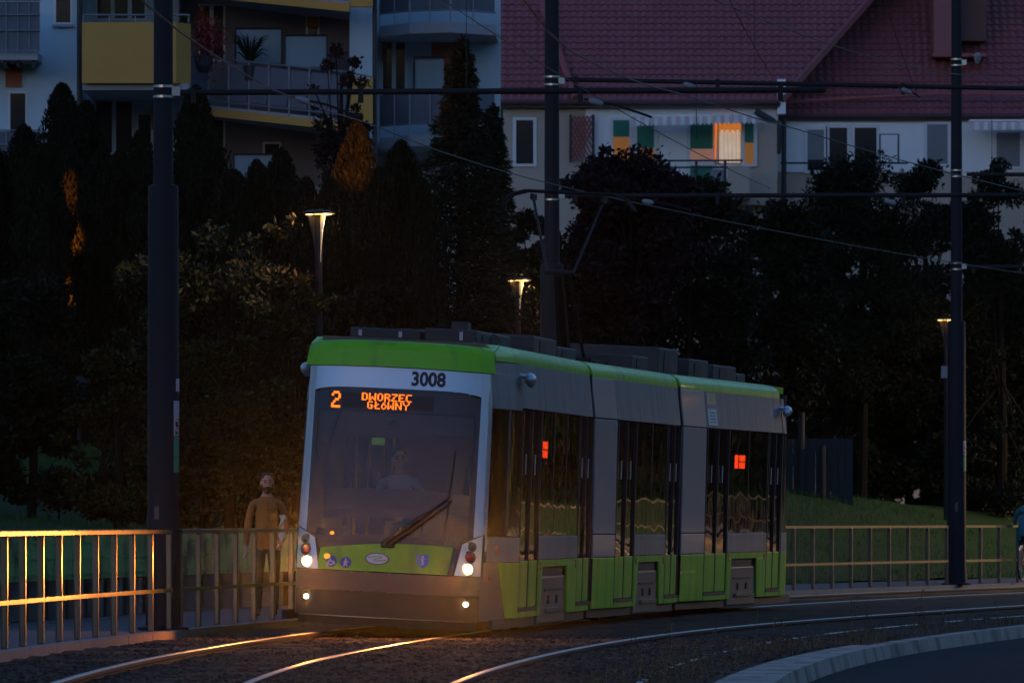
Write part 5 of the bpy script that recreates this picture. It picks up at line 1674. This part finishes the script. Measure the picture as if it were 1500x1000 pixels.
T('autumn_tree', 'shrubby tree with turning ochre leaves right of the thick pole', 'tree', 335, 115, 330, 810, 130, 60, 6500, M['leafm'], .11, G1, second=(M['leafo'], .3, 1100), extra=((345, 365, .16), (372, 352, .15), (398, 338, .14), (425, 328, .12), (412, 345, .10), (470, 440, .16), (495, 436, .12), (260, 385, .2), (225, 400, .18), (190, 405, .15), (205, 385, .12)))
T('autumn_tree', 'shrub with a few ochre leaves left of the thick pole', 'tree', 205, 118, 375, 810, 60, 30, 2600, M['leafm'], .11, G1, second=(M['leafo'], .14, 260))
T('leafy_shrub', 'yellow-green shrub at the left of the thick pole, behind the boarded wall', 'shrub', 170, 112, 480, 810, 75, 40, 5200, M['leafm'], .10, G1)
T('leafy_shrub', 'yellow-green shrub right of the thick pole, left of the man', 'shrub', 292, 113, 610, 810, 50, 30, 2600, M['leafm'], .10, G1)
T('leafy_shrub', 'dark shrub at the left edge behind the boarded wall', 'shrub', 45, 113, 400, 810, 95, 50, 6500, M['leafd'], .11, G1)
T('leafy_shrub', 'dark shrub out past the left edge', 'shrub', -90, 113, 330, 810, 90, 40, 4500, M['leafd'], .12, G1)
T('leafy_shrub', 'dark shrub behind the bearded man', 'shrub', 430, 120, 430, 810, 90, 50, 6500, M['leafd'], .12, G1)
# woods past the right edge, seen mirrored in the tram's windows
far = []
for i in range(260):
    s = random.uniform(70, 230); d = random.uniform(9, 26)
    p = track(s, -d); r_ = random.uniform(1.6, 3)
    if 750 + FPX * (p[0] - r_ - .5) / p[1] > 1505: far.append((p[0], p[1], random.uniform(2, 13), r_))
for i in range(260):
    far.append((random.uniform(60, 150), random.uniform(130, 330), random.uniform(1, 15), random.uniform(2, 4)))
for i in range(420):  # unseen tree belt behind the viewer, added to block the warm low sky
    a = random.uniform(2.2, 3.9); q = random.uniform(50, 70); far.append((q * math.sin(a), q * math.cos(a), random.uniform(0, 31), random.uniform(2.5, 4)))
for i in range(110):
    y = random.uniform(-60, 150); far.append((kx(max(12, min(y, 255))) + random.uniform(22, 40), y, random.uniform(1, 9), random.uniform(2, 3.5)))
P, d = clump_points(far, 150000)
tag(quad_mesh('far_woods', leaf_quads(P, .8, d * .6, .1, .6), M['leafd']), 'dark far woods along the outside of the curve, across the road, plus a belt added behind the viewer against the low sky glow', 'woods', kind='stuff')

# ------------------------------------------------------------------ apartment block on the left
BD = 157.0
apt = thing('apartment_block', 'white apartment block with ochre and glass balconies behind the thujas', 'building', (pX(330, BD), BD, 1.2))
ZT = 16.2
def wall(x0, x1, D, mm, z0=1.0, z1=ZT, depth=8.0, name='wall', dark=0):
    b = MB(); b.box(pX(x0, D), pX(x1, D), D, D + depth, z0, z1); return b.build(name, mm, apt)
wall(-420, 114, BD, M['wallb'])
wall(114, 262, 160.2, M['wallb'], depth=4.8)
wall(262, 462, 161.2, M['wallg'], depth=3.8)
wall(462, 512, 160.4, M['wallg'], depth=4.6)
wall(512, 546, 158.6, M['wallb'], depth=6.4)
wall(550, 733, 162.0, M['wallb'], depth=3.0)
def bx(name, mm, x0, x1, y0, y1, D, depth, parent=None, bevel=0):
    b = MB(); b.box(pX(x0, D), pX(x1, D), D, D + depth, pZ(y1, D), pZ(y0, D)); return b.build(name, mm, parent or apt, bevel=bevel)
# downpipes
for x in (116.5, 549):
    b = MB(); q = pX(x, BD - .2); b.tube([(q, BD - .2, 1), (q, BD - .2, ZT)], .055 if x < 200 else .05, 8); b.build('downpipe', M['drain'], apt, smooth=True)
def apwin(x0, x1, y0, y1, D, parent=None, mull=1, sill=True, panem='pane'):
    f = bx('window', M['frame'], x0, x1, y0, y1, D - .03, .10)
    w = (x1 - x0) / mull
    for i in range(mull):
        bx('pane', M[panem], x0 + i * w + 3, x0 + (i + 1) * w - 3, y0 + 3, y1 - 3, D - .036, .02, f)
    if sill: bx('sill', M['slab'], x0 - 2, x1 + 2, y1 + .4, y1 + 3.4, D - .12, .12, f)
    return f
apwin(79, 106, -40, 36, BD)
apwin(12, 40, 134, 212, BD, mull=1)
bx('brick_panel', M['brick'], 8, 32, 97, 128, BD - .04, .06)
for (x0, x1, y0, y1, D, mu) in ((138, 196, 146, 240, 160.2, 2), (140, 215, -30, 30, 160.2, 3), (290, 330, 6, 90, 161.2, 2), (200, 224, 165, 215, 160.2, 1), (448, 468, 22, 55, 160.4, 1),
                               (282, 330, 165, 250, 161.2, 2), (558, 596, 46, 150, 162, 2), (604, 628, 82, 150, 162, 1), (385, 412, 208, 228, 161.2, 1)):
    apwin(x0, x1, y0, y1, D, mull=mu, sill=False)
bx('brick_panel', M['brick'], 449, 467, 26, 40, 160.3, .1)
bx('brick_panel', M['brick'], 632, 682, 52, 116, 161.9, .1)
bx('brick_panel', M['brick'], 222, 232, 160, 190, 160.1, .1)
bx('brick_panel', M['brick'], 290, 300, 10, 40, 161.1, .1)
bx('brick_panel', M['brick'], 560, 567, 55, 90, 161.9, .1)
# ochre balcony boxes, one per storey
st = 203
for k in (-1, 0, 1):
    y0, y1 = 33 + k * st, 122 + k * st
    bal = bx('balcony', M['slab'], 121, 277, y1 + .3, y1 + 10, 156.0, 4.2)
    bx('front_panel', M['ochre'], 120, 258, y0, y1, 155.8, .14, bal)
    xa, xb = pX(258, 155.8), pX(278, 155.8)
    b = MB(); b.add([(xa + .002, 155.8, pZ(y0, 155.8)), (xb, 156.3, pZ(y0, 155.8)), (xb, 156.3, pZ(y1, 155.8)), (xa + .002, 155.8, pZ(y1, 155.8)),
                 (xa + .002, 155.94, pZ(y0, 155.8)), (xb - .12, 156.35, pZ(y0, 155.8)), (xb - .12, 156.35, pZ(y1, 155.8)), (xa + .002, 155.94, pZ(y1, 155.8))],
                [(0, 1, 2, 3), (7, 6, 5, 4), (0, 4, 5, 1), (1, 5, 6, 2), (2, 6, 7, 3), (3, 7, 4, 0)]); b.build('side_panel', M['ochre'], bal)
    b = MB(); z = pZ(y0 - 11, 155.8)
    b.tube([(pX(121, 155.8), 155.86, z), (pX(278, 155.8), 155.86, z)], .022, 6)
    for x in (122, 160, 198, 236, 276): b.tube([(pX(x, 155.8), 155.86, pZ(y0, 155.8)), (pX(x, 155.8), 155.86, z)], .016, 5)
    b.build('rail', M['metalrail'], bal)
# long glass balcony of the recess, one per storey
for k in (-1, 0, 1):
    dy = k * 172
    A, B_ = (276, 152 + dy, 158.8), (512, 186 + dy, 156.6)
    def Q(t, y, dd=0.0):               # along the front edge of the deck; y above the deck edge in the picture's pixels at 157 m
        x = 276 + (512 - 276) * t; D = 158.6 - 2.2 * t + dd
        return (pX(x, D), D, pZ(152 + dy, 158.8) - .0 * t + y)
    zt = -.47
    b = MB()
    f = [Q(t, zt * t) for t in np.linspace(0, 1, 9)]
    top = f + [(pX(514, 161), 161, f[-1][2]), (pX(276, 161), 161, f[0][2])]
    b.poly(top, (0, 0, -.14)); dk = b.build('balcony', M['slab'], apt)
    b = MB()
    for i in range(8): b.bar(Vector(f[i]) + Vector((0, -.03, -.14)), Vector(f[i + 1]) + Vector((0, -.03, -.14)), .03, .16)
    b.build('deck_edge', M['ochre'], dk)
    b = MB()
    for h in (.10, .98): b.tube([Vector(q) + Vector((0, 0, h)) for q in f], .02, 6)
    for i in range(0, 9): b.tube([Vector(f[i]) + Vector((0, 0, -.05)), Vector(f[i]) + Vector((0, 0, 1.0))], .018, 5)
    b.build('rail', M['metalrail'], dk)
    for i in range(8):
        if k == 0 and i in (1,): continue
        b = MB(); a, c = Vector(f[i]), Vector(f[i + 1])
        b.bar(a.lerp(c, .04) + Vector((0, .03, .52)), a.lerp(c, .96) + Vector((0, .03, .52)), .02, .76)
        b.build('rail_panel', M['mesh'], dk)
    e = bx('end_panel', M['ochre'], 510, 546, 115 + dy + (-4 if k else 0), 182 + dy, 156.4, .2, dk)
    b = MB(); b.tube([px(496, 104 + dy, 156.5), px(546, 113 + dy, 156.5)], .02, 6); b.tube([px(496, 112 + dy, 156.5), px(546, 118 + dy, 156.5)], .014, 6)
    for x in (500, 515, 530, 545): b.tube([px(x, 105 + dy + (x - 496) * .18, 156.5), px(x, 118 + dy, 156.5)], .012, 5)
    b.build('rail', M['metalrail'], dk)
for (x0, x1, y0, y1, D) in ((345, 413, 42, 92, 158.6), (417, 479, 52, 98, 158.2), (342, 413, 226, 268, 158.6)):
    s_ = bx('privacy_screen', M['frost'], x0, x1, y0, y1, D, .03)
    b = MB()
    for a, c in (((x0, y0), (x1, y0)), ((x0, y0), (x0, y1 + 10)), ((x1, y0), (x1, y1 + 10))): b.tube([px(*a, D - .02), px(*c, D - .02)], .022, 6)
    b.build('screen_frame', M['drain'], s_)
# upper-left barred balcony
for k in (0, 1):
    dy = k * 190 - 0
    bl = bx('balcony', M['slab'], -80, 55, 76 + dy, 88 + dy, 155.6, 1.4)
    bx('rail_panel', M['mesh'], -80, 58, 3 + dy, 73 + dy, 155.55, .03, bl)
    b = MB()
    for y in (1, 22, 45, 74): b.tube([px(-80, y + dy, 155.5), px(59, y + dy, 155.5)], .018, 6)
    for x in range(-76, 60, 17): b.tube([px(x, 1 + dy, 155.5), px(x, 80 + dy, 155.5)], .014, 5)
    b.build('rail', M['metalrail'], bl)
    for x in (5, 24, 46): bx('bracket', M['drain'], x, x + 4, 88.5 + dy, 97 + dy, 155.8, 1.1, bl)
# balconies of the right wing
for k in (-1, 0):
    dy = 165 * (k + 1)
    b = MB(); z = pZ(34 + dy, 159)
    fr = [(pX(556, 160), 160.0), (pX(600, 159), 159.0), (pX(660, 158.6), 158.6), (pX(726, 159.6), 159.6)]
    b.poly([(x, y, z) for x, y in fr] + [(pX(730, 162), 162, z), (pX(556, 162), 162, z)], (0, 0, -.22)); dk = b.build('balcony', M['slab'], apt)
    b = MB()
    for h in (.25, .95): b.tube([(x, y + .03, z + h) for x, y in fr], .02, 6)
    for i in range(3):
        for t in (0, .5): 
            q = Vector((*fr[i], z)).lerp(Vector((*fr[i + 1], z)), t); b.tube([q, q + Vector((0, 0, .96))], .016, 5)
    b.build('rail', M['metalrail'], dk)
    for i in range(3):
        a, c = Vector((*fr[i], z + .58)), Vector((*fr[i + 1], z + .58))
        b = MB(); b.bar(a.lerp(c, .03) + Vector((0, .06, 0)), a.lerp(c, .97) + Vector((0, .06, 0)), .02, .62); b.build('rail_panel', M['mesh'], dk)
bx('privacy_screen', M['frost'], 608, 650, 84, 130, 160, .03)
b = MB(); b.tube([px(606, 84, 159.9), px(652, 84, 159.9)], .02, 6); b.tube([px(606, 84, 159.9), px(606, 140, 159.9)], .02, 6); b.build('screen_frame', M['drain'], apt)
# low roof of the block, out of the picture
b = MB(); b.box(pX(-430, 156), pX(740, 156), 155.8, 168, ZT, ZT + .3); b.build('roof', M['drain'], apt)
# balcony plants
fl = thing('flower_basket', 'basket of dark red flowers hanging at the glass balcony', 'plant', px(300, 90, 157.6))
b = MB(); b.lathe([(.10, -.35), (.18, -.2), (.2, 0)], px(298, 82, 157.6), 14); b.build('pot', M['drain'], fl)
c = np.array(px(303, 62, 157.6)); P = c + rng.normal(size=(900, 3)) * np.array([.17, .14, .24]); quad_mesh('blossom', leaf_quads(P, .09), M['redfl'], fl)
sp = thing('spiky_plant', 'spiky potted plant in front of the frosted balcony screen', 'plant', px(366, 92, 157.8))
b = MB(); b.lathe([(.10, -.3), (.14, 0)], px(366, 96, 157.8), 14); b.build('pot', M['drain'], sp)
b = MB(); o_ = Vector(px(366, 92, 157.8))
for i in range(26):
    a = i * 2.4; e = Vector((math.cos(a) * .42, math.sin(a) * .3, random.uniform(.1, .62)))
    b.tube([o_, o_ + e * .6 + Vector((0, 0, .14)), o_ + e], [.02, .016, .003], 4)
b.build('leaves', M['leafd'], sp, fix=False)

# ------------------------------------------------------------------ house with the red roofs on the right
HD = 215.0
hs = thing('red_roofed_house', 'long white house with red tiled roofs and awnings above the trees', 'building', (pX(1100, HD), HD, 1.2))
def hx(name, mm, x0, x1, y0, y1, D=HD, depth=.1, parent=None, bevel=0):
    b = MB(); b.box(pX(x0, D), pX(x1, D), D, D + depth, pZ(y1, D), pZ(y0, D)); return b.build(name, mm, parent or hs, bevel=bevel)
hx('wall', M['wallw'], 858, 1139, 152, 262, HD, 9)
hx('wall', M['cream'], 737, 857.8, 152, 900, HD, 9)
hx('wall', M['cream'], 858, 1139, 262.2, 900, HD + .05, 9)
hx('wall', M['wallw'], 1139.2, 1800, 168, 252, HD + 1.2, 9)
hx('wall', M['cream'], 1139.2, 1800, 252.2, 900, HD + 1.25, 9)
hx('wall', M['cream'], 1086, 1138, 180, 300, HD - .5, .45)
def roof(name, x0, x1, xt0, xt1, ye, yt, D, rise_run=1.0):
    """tiled slope rising away from the eave; real tiles in relief, joined"""
    zE, zTp = pZ(ye, D), pZ(yt, D)
    run = (zTp - zE) / rise_run
    X0, X1 = pX(x0, D), pX(x1, D); XT0, XT1 = pX(xt0, D), pX(xt1, D)
    sl = thing('x', None, None) if False else None
    b = MB(); nrow = max(3, int(math.hypot(zTp - zE, run) / .27))
    col = .22
    pts, fc = [], []
    ncol = int((max(X1, XT1) - min(X0, XT0)) / (col / 4))
    xs = [min(X0, XT0) + i * col / 4 for i in range(ncol + 1)]
    cs = [.0, .035, .05, .022]
    nv = 0
    for r_ in range(nrow):
        for e in (0, 1):
            f = (r_ + e) / nrow
            lo = X0 + (XT0 - X0) * f; hi = X1 + (XT1 - X1) * f
            lift = .045 * (1 - e)
            for i, x in enumerate(xs):
                xc = min(max(x, lo), hi)
                h = cs[(i + 2 * (r_ % 2) * 0) % 4] + lift
                pts.append((xc, D - .25 + run * f - h * .7, zE + (zTp - zE) * f + h * .7))
    W_ = len(xs)
    for r_ in range(nrow):
        a = r_ * 2 * W_
        for i in range(W_ - 1):
            if pts[a + i][0] == pts[a + i + 1][0] and pts[a + W_ + i][0] == pts[a + W_ + i + 1][0]: continue
            fc.append((a + i, a + i + 1, a + W_ + i + 1, a + W_ + i))
            if r_ < nrow - 1: fc.append((a + W_ + i, a + W_ + i + 1, a + 2 * W_ + i + 1, a + 2 * W_ + i))
    b.add(pts, fc)
    o = b.build(name, M['tile'], hs, fix=False); o['kind'] = 'stuff'
    b = MB(); b.add([(X0, D - .2, zE - .12), (X1, D - .2, zE - .12), (XT1, D - .2 + run, zTp - .12), (XT0, D - .2 + run, zTp - .12)], [(0, 1, 2, 3)]); b.build('roof_deck', M['drain'], hs, fix=False)
    b = MB(); b.tube([(X0, D - .36, zE - .02), (X1, D - .36, zE - .02)], .075, 8); b.build('gutter', M['gutter'], hs, smooth=True)
    b = MB(); b.box(X0, X1, D - .3, D + .3, zE - .16, zE - .09); b.build('soffit', M['drain'], hs)
    return (X0, X1, XT0, XT1, zE, zTp, run)
roof('roof_tiles', 733, 1142, 733, 1420, 150, -170, HD)
roof('roof_tiles', 1140, 1820, 1140, 1820, 170, -170, HD + 1.4)
# verge of the left roof, its white gable corner, ridge tiles
zE, zTp = pZ(150, HD), pZ(-170, HD); run = zTp - zE
b = MB(); b.bar((pX(1142, HD) + .05, HD - .35, zE + .05), (pX(1420, HD) + .05, HD - .35 + run, zTp + .05), .12, .16); b.build('verge', M['tile'], hs)
hx('gable_corner', M['wallw'], 1139, 1151, 116, 167, HD - .3, .5)
b = MB()
A_, B2 = Vector((pX(843, HD), HD - .42, pZ(148, HD) + .06)), Vector((pX(795, HD), HD - .42 + run * .45, pZ(150 - .45 * 320, HD) + .1))
b.tube([A_, B2], .10, 8); b.build('ridge_tiles', M['tile2'], hs, smooth=True)
# dormer on the right roof
dz = HD + 2.0
dm = hx('dormer', M['tile'], 1368, 1408, -150, 78, dz, 4)
hx('dormer_flashing', M['tile2'], 1366, 1445, 78.3, 83, dz - .1, 4, dm)
hx('dormer_cheek', M['gutter'], 1408.3, 1445, -150, 60, dz + .6, 3, dm)
b = MB(); b.tube([px(1143, 150, HD + 1.0), px(1380, 138, HD + 1.0), px(1800, 140, HD + 1.0)], .06, 6); b.build('snow_guard', M['tile2'], hs)
# windows
def hwin(x0, x1, y0, y1, panes, D=HD, mull=1):
    f = hx('window', M['frame'], x0 - 5, x1 + 5, y0 - 4, y1 + 4, D - .05, .12)
    h = (y1 - y0)
    w = (x1 - x0) / mull
    for m_ in range(mull):
        yy = y0
        for (mm, fr) in panes:
            hx('pane', M[mm], x0 + m_ * w + (1.5 if m_ else 0), x0 + (m_ + 1) * w, yy + .2, yy + h * fr - .2, D - .06, .03, f); yy += h * fr
    return f
hwin(898, 922, 176, 238, [('blindg', .4), ('blindo', .6)])
hwin(933, 958, 182, 240, [('blindg', .6), ('blindo', .4)])
hwin(1011, 1044, 180, 286, [('blindg', .36), ('blindp', .17), ('frame', .06), ('blindg', .3), ('pane', .11)])
cw_ = hwin(1052, 1086, 176, 240, [('pane', 1.0)])
b = MB(); b.sheet(lambda t, s_: (pX(1053 + 32 * t, HD - .1), HD - .10 - .03 * math.sin(34 * t), pZ(190 + 49 * s_, HD)), 40, 4, (0, .01, 0)); b.build('lace_curtain', M['lace'], cw_, smooth=True)
b = MB(); b.sheet(lambda t, s_: (pX(1052.5 + 33 * t, HD - .15), HD - .16 - .03 * math.sin(40 * t), pZ(176.5 + (15 + 2.5 * math.sin(28 * t)) * s_, HD)), 40, 3, (0, .01, 0)); b.build('curtain_valance', M['valance_lit'], cw_, smooth=True)
b = MB(); b.sheet(lambda t, s_: (pX(1047 + 4 * t * (1 - .6 * s_), HD - .12), HD - .12 - .02 * math.sin(20 * t), pZ(177 + 60 * s_, HD)), 8, 4, (0, .01, 0)); b.build('side_curtain', M['valance_lit'], cw_, smooth=True)
hwin(1091, 1104, 176, 240, [('blindg', .52), ('blindo', .48)], HD - .55)
hwin(1183, 1207, 190, 250, [('shutter', .72), ('pane', .28)], HD + 1.2)
hwin(1215, 1241, 187, 252, [('pane', 1)], HD + 1.2)
hwin(1252, 1284, 187, 252, [('pane', 1)], HD + 1.2)
hwin(1358, 1388, 182, 240, [('shutter', 1)], HD + 1.2)
hwin(1460, 1494, 194, 244, [('shutter', 1)], HD + 1.2)
hwin(1560, 1600, 190, 250, [('pane', 1)], HD + 1.2)
hwin(756, 781, 176, 240, [('pane', 1)])
# trellis
tr = MB()
for i in range(-7, 8):
    for sgn in (1, -1):
        x0, x1 = 836 + i * 6, 836 + i * 6 + sgn * 36
        pts_ = []
        for t in np.linspace(0, 1, 25):
            x = x0 + (x1 - x0) * t; 
            if 837 <= x <= 868: pts_.append(px(x, 170 + 66 * t, HD - .2))
        if len(pts_) > 1: tr.tube([pts_[0], pts_[-1]], .022, 4)
for sgn in (1, -1):
    for i in range(0, 8):
        y0_ = 170 + i * 9
tr.build('trellis', M['tile2'], hs, fix=False)
b = MB(); b.tube([px(836, 168, HD - .2), px(836, 238, HD - .2)], .04, 5); b.tube([px(869, 168, HD - .2), px(869, 238, HD - .2)], .04, 5); b.build('trellis_frame', M['drain'], hs)
# awnings with scalloped valance
def awning(x0, x1, y0, y1, D, tilt=0.0):
    root = hx('awning', M['awn'], x0, x1, y0 - 4, y0 - 1, D, 1.0)
    n = int((x1 - x0) / 6.5)
    for i in range(n):
        a, c = x0 + (x1 - x0) * i / n, x0 + (x1 - x0) * (i + 1) / n
        b = MB(); top = y0 - tilt * (i / n)
        q = [(a + .1, top), (c - .1, top), (c - .1, y1 - 3 - tilt * (i / n)), ((a + c) / 2 + 1.6, y1 - tilt * (i / n)), ((a + c) / 2 - 1.6, y1 - tilt * (i / n)), (a + .1, y1 - 3 - tilt * (i / n))]
        P_ = [px(x, y, D - .02 + .03 * math.sin(i * 1.7)) for x, y in q]
        b.poly(P_, (0, .02, 0)); b.build('valance', M['awn'] if i % 2 else M['awnp'], root)
awning(925, 1107, 172, 185, HD - 1.6, 4)
awning(1421, 1640, 179, 191, HD - .2, 0)
# balcony below the awning
bl = hx('balcony', M['slab'], 985, 1100, 284, 290, HD - 1.6, 1.6)
b = MB()
for y in (236, 246): b.tube([px(880, y, HD - 1.6), px(1088, y - 1, HD - 1.6)], .03, 6)
for x in (1020, 1062, 900, 940, 980): b.tube([px(x, 236, HD - 1.6), px(x, 284, HD - 1.6)], .045, 6)
b.build('rail', M['drain'], bl)
hx('parapet', M['cream'], 1066, 1098, 244, 284, HD - 1.65, .2, bl)
hx('rail_panel', M['shutter'], 1040, 1062, 248, 282, HD - 1.58, .04, bl)
b = MB()
for x in (1143, 1300): b.tube([px(1143, 239, HD - .3), px(1330, 239, HD - .3)], .03, 6)
for (x0, x1, y0) in ((1289, 1316, 197),): b.tube([px(x0, 240, HD), px(x0, y0, HD), px(x1, y0, HD), px(x1, 240, HD)], .03, 6)
b.build('rail', M['drain'], hs)
for (y, h) in ((298, 4), (309, 3)): hx('ledge', M['slab'], 1010, 1066, y, y + h, HD - .3, .3)
b = MB(); q = pX(1148, HD + 1); b.tube([(q, HD + .9, 1), (q, HD + .9, pZ(172, HD))], .07, 8); b.tube([px(1106, 163, HD - .4), px(1132, 178, HD - .4), px(1140, 185, HD - .4), px(1140, 222, HD - .4), px(1100, 232, HD - .4), px(1096, 330, HD - .4)], .10, 8); b.build('downpipe', M['drain'], hs, smooth=True)
# low things glimpsed through the trees
sh_ = thing('low_shed', 'pale low shed wall glimpsed through the tree behind the tram rear', 'shed', (pX(1215, 178), 178, 2))
for i in range(10):
    b = MB(); D = 190; x0 = 1198 + i * 4.4; b.box(pX(x0, D), pX(x0 + 4.0, D), D, D + .05, pZ(700, D), pZ(578, D)); b.build('wall_board', M['mesh'], sh_)
b = MB(); b.box(pX(1194, 190), pX(1246, 190), 189.8, 193, pZ(578, 190), pZ(573, 190)); b.build('roof', M['drain'], sh_)
bf = thing('board_fence', 'dark blue-grey fence behind the grass slope, right of the tram rear', 'fence', (pX(1180, 172), 172, 2))
for i in range(10):
    b = MB(); D = 172; x0 = 1140 + i * 11; b.box(pX(x0, D), pX(x0 + 10.4, D), D, D + .04, 1.6, pZ(642, D)); b.build('board', M['bluep'], bf)
for x in (1174, 1205):
    b = MB(); D = 171.8; b.tube([(pX(x, D), D, 1.4), (pX(x, D), D, pZ(604 if x < 1200 else 652, D))], .07, 8); b.build('post', M['bluep'], bf, smooth=True)
wf = thing('wire_fence', 'thin grey wire fence behind the shrub right of the thick pole', 'fence', (pX(340, 121), 121, 1.6))
for x in (334, 392):
    b = MB(); D = 121; b.tube([(pX(x, D), D, 1.2), (pX(x, D), D, pZ(572, D))], .022, 6); b.build('post', M['metalrail'], wf)
for y in (580, 612, 660, 700):
    b = MB(); b.tube([px(300, y, 121), px(396, y, 121)], .012, 5); b.build('rail', M['metalrail'], wf)
b = MB(); q = Vector(px(1383, 545, 150.3)); b.box(q.x - .06, q.x + .06, q.y - .05, q.y + .05, q.z - .12, q.z + .12)
tag(b.build('junction_box', M['insul'], None, bevel=.01), 'small pale box on the left side of the rightmost pole', 'box')
hz = MB(); hz.box(-3100, 3100, -450, 5100, -1.5, 85)  # haze volume added so the headlights get a lens-like glow
hm = bpy.data.materials.new('haze'); hm.use_nodes = True
N = hm.node_tree.nodes; N.remove(N['Principled BSDF'])
pv = N.new('ShaderNodeVolumePrincipled'); pv.inputs['Density'].default_value = 0.00014; pv.inputs['Color'].default_value = (.85, .88, .95, 1)
pv.inputs['Anisotropy'].default_value = 0.988
hm.node_tree.links.new(pv.outputs['Volume'], N['Material Output'].inputs['Volume'])
tag(hz.build('haze', hm), 'thin haze added to spread a glow round the lit headlights', 'haze', kind='stuff')
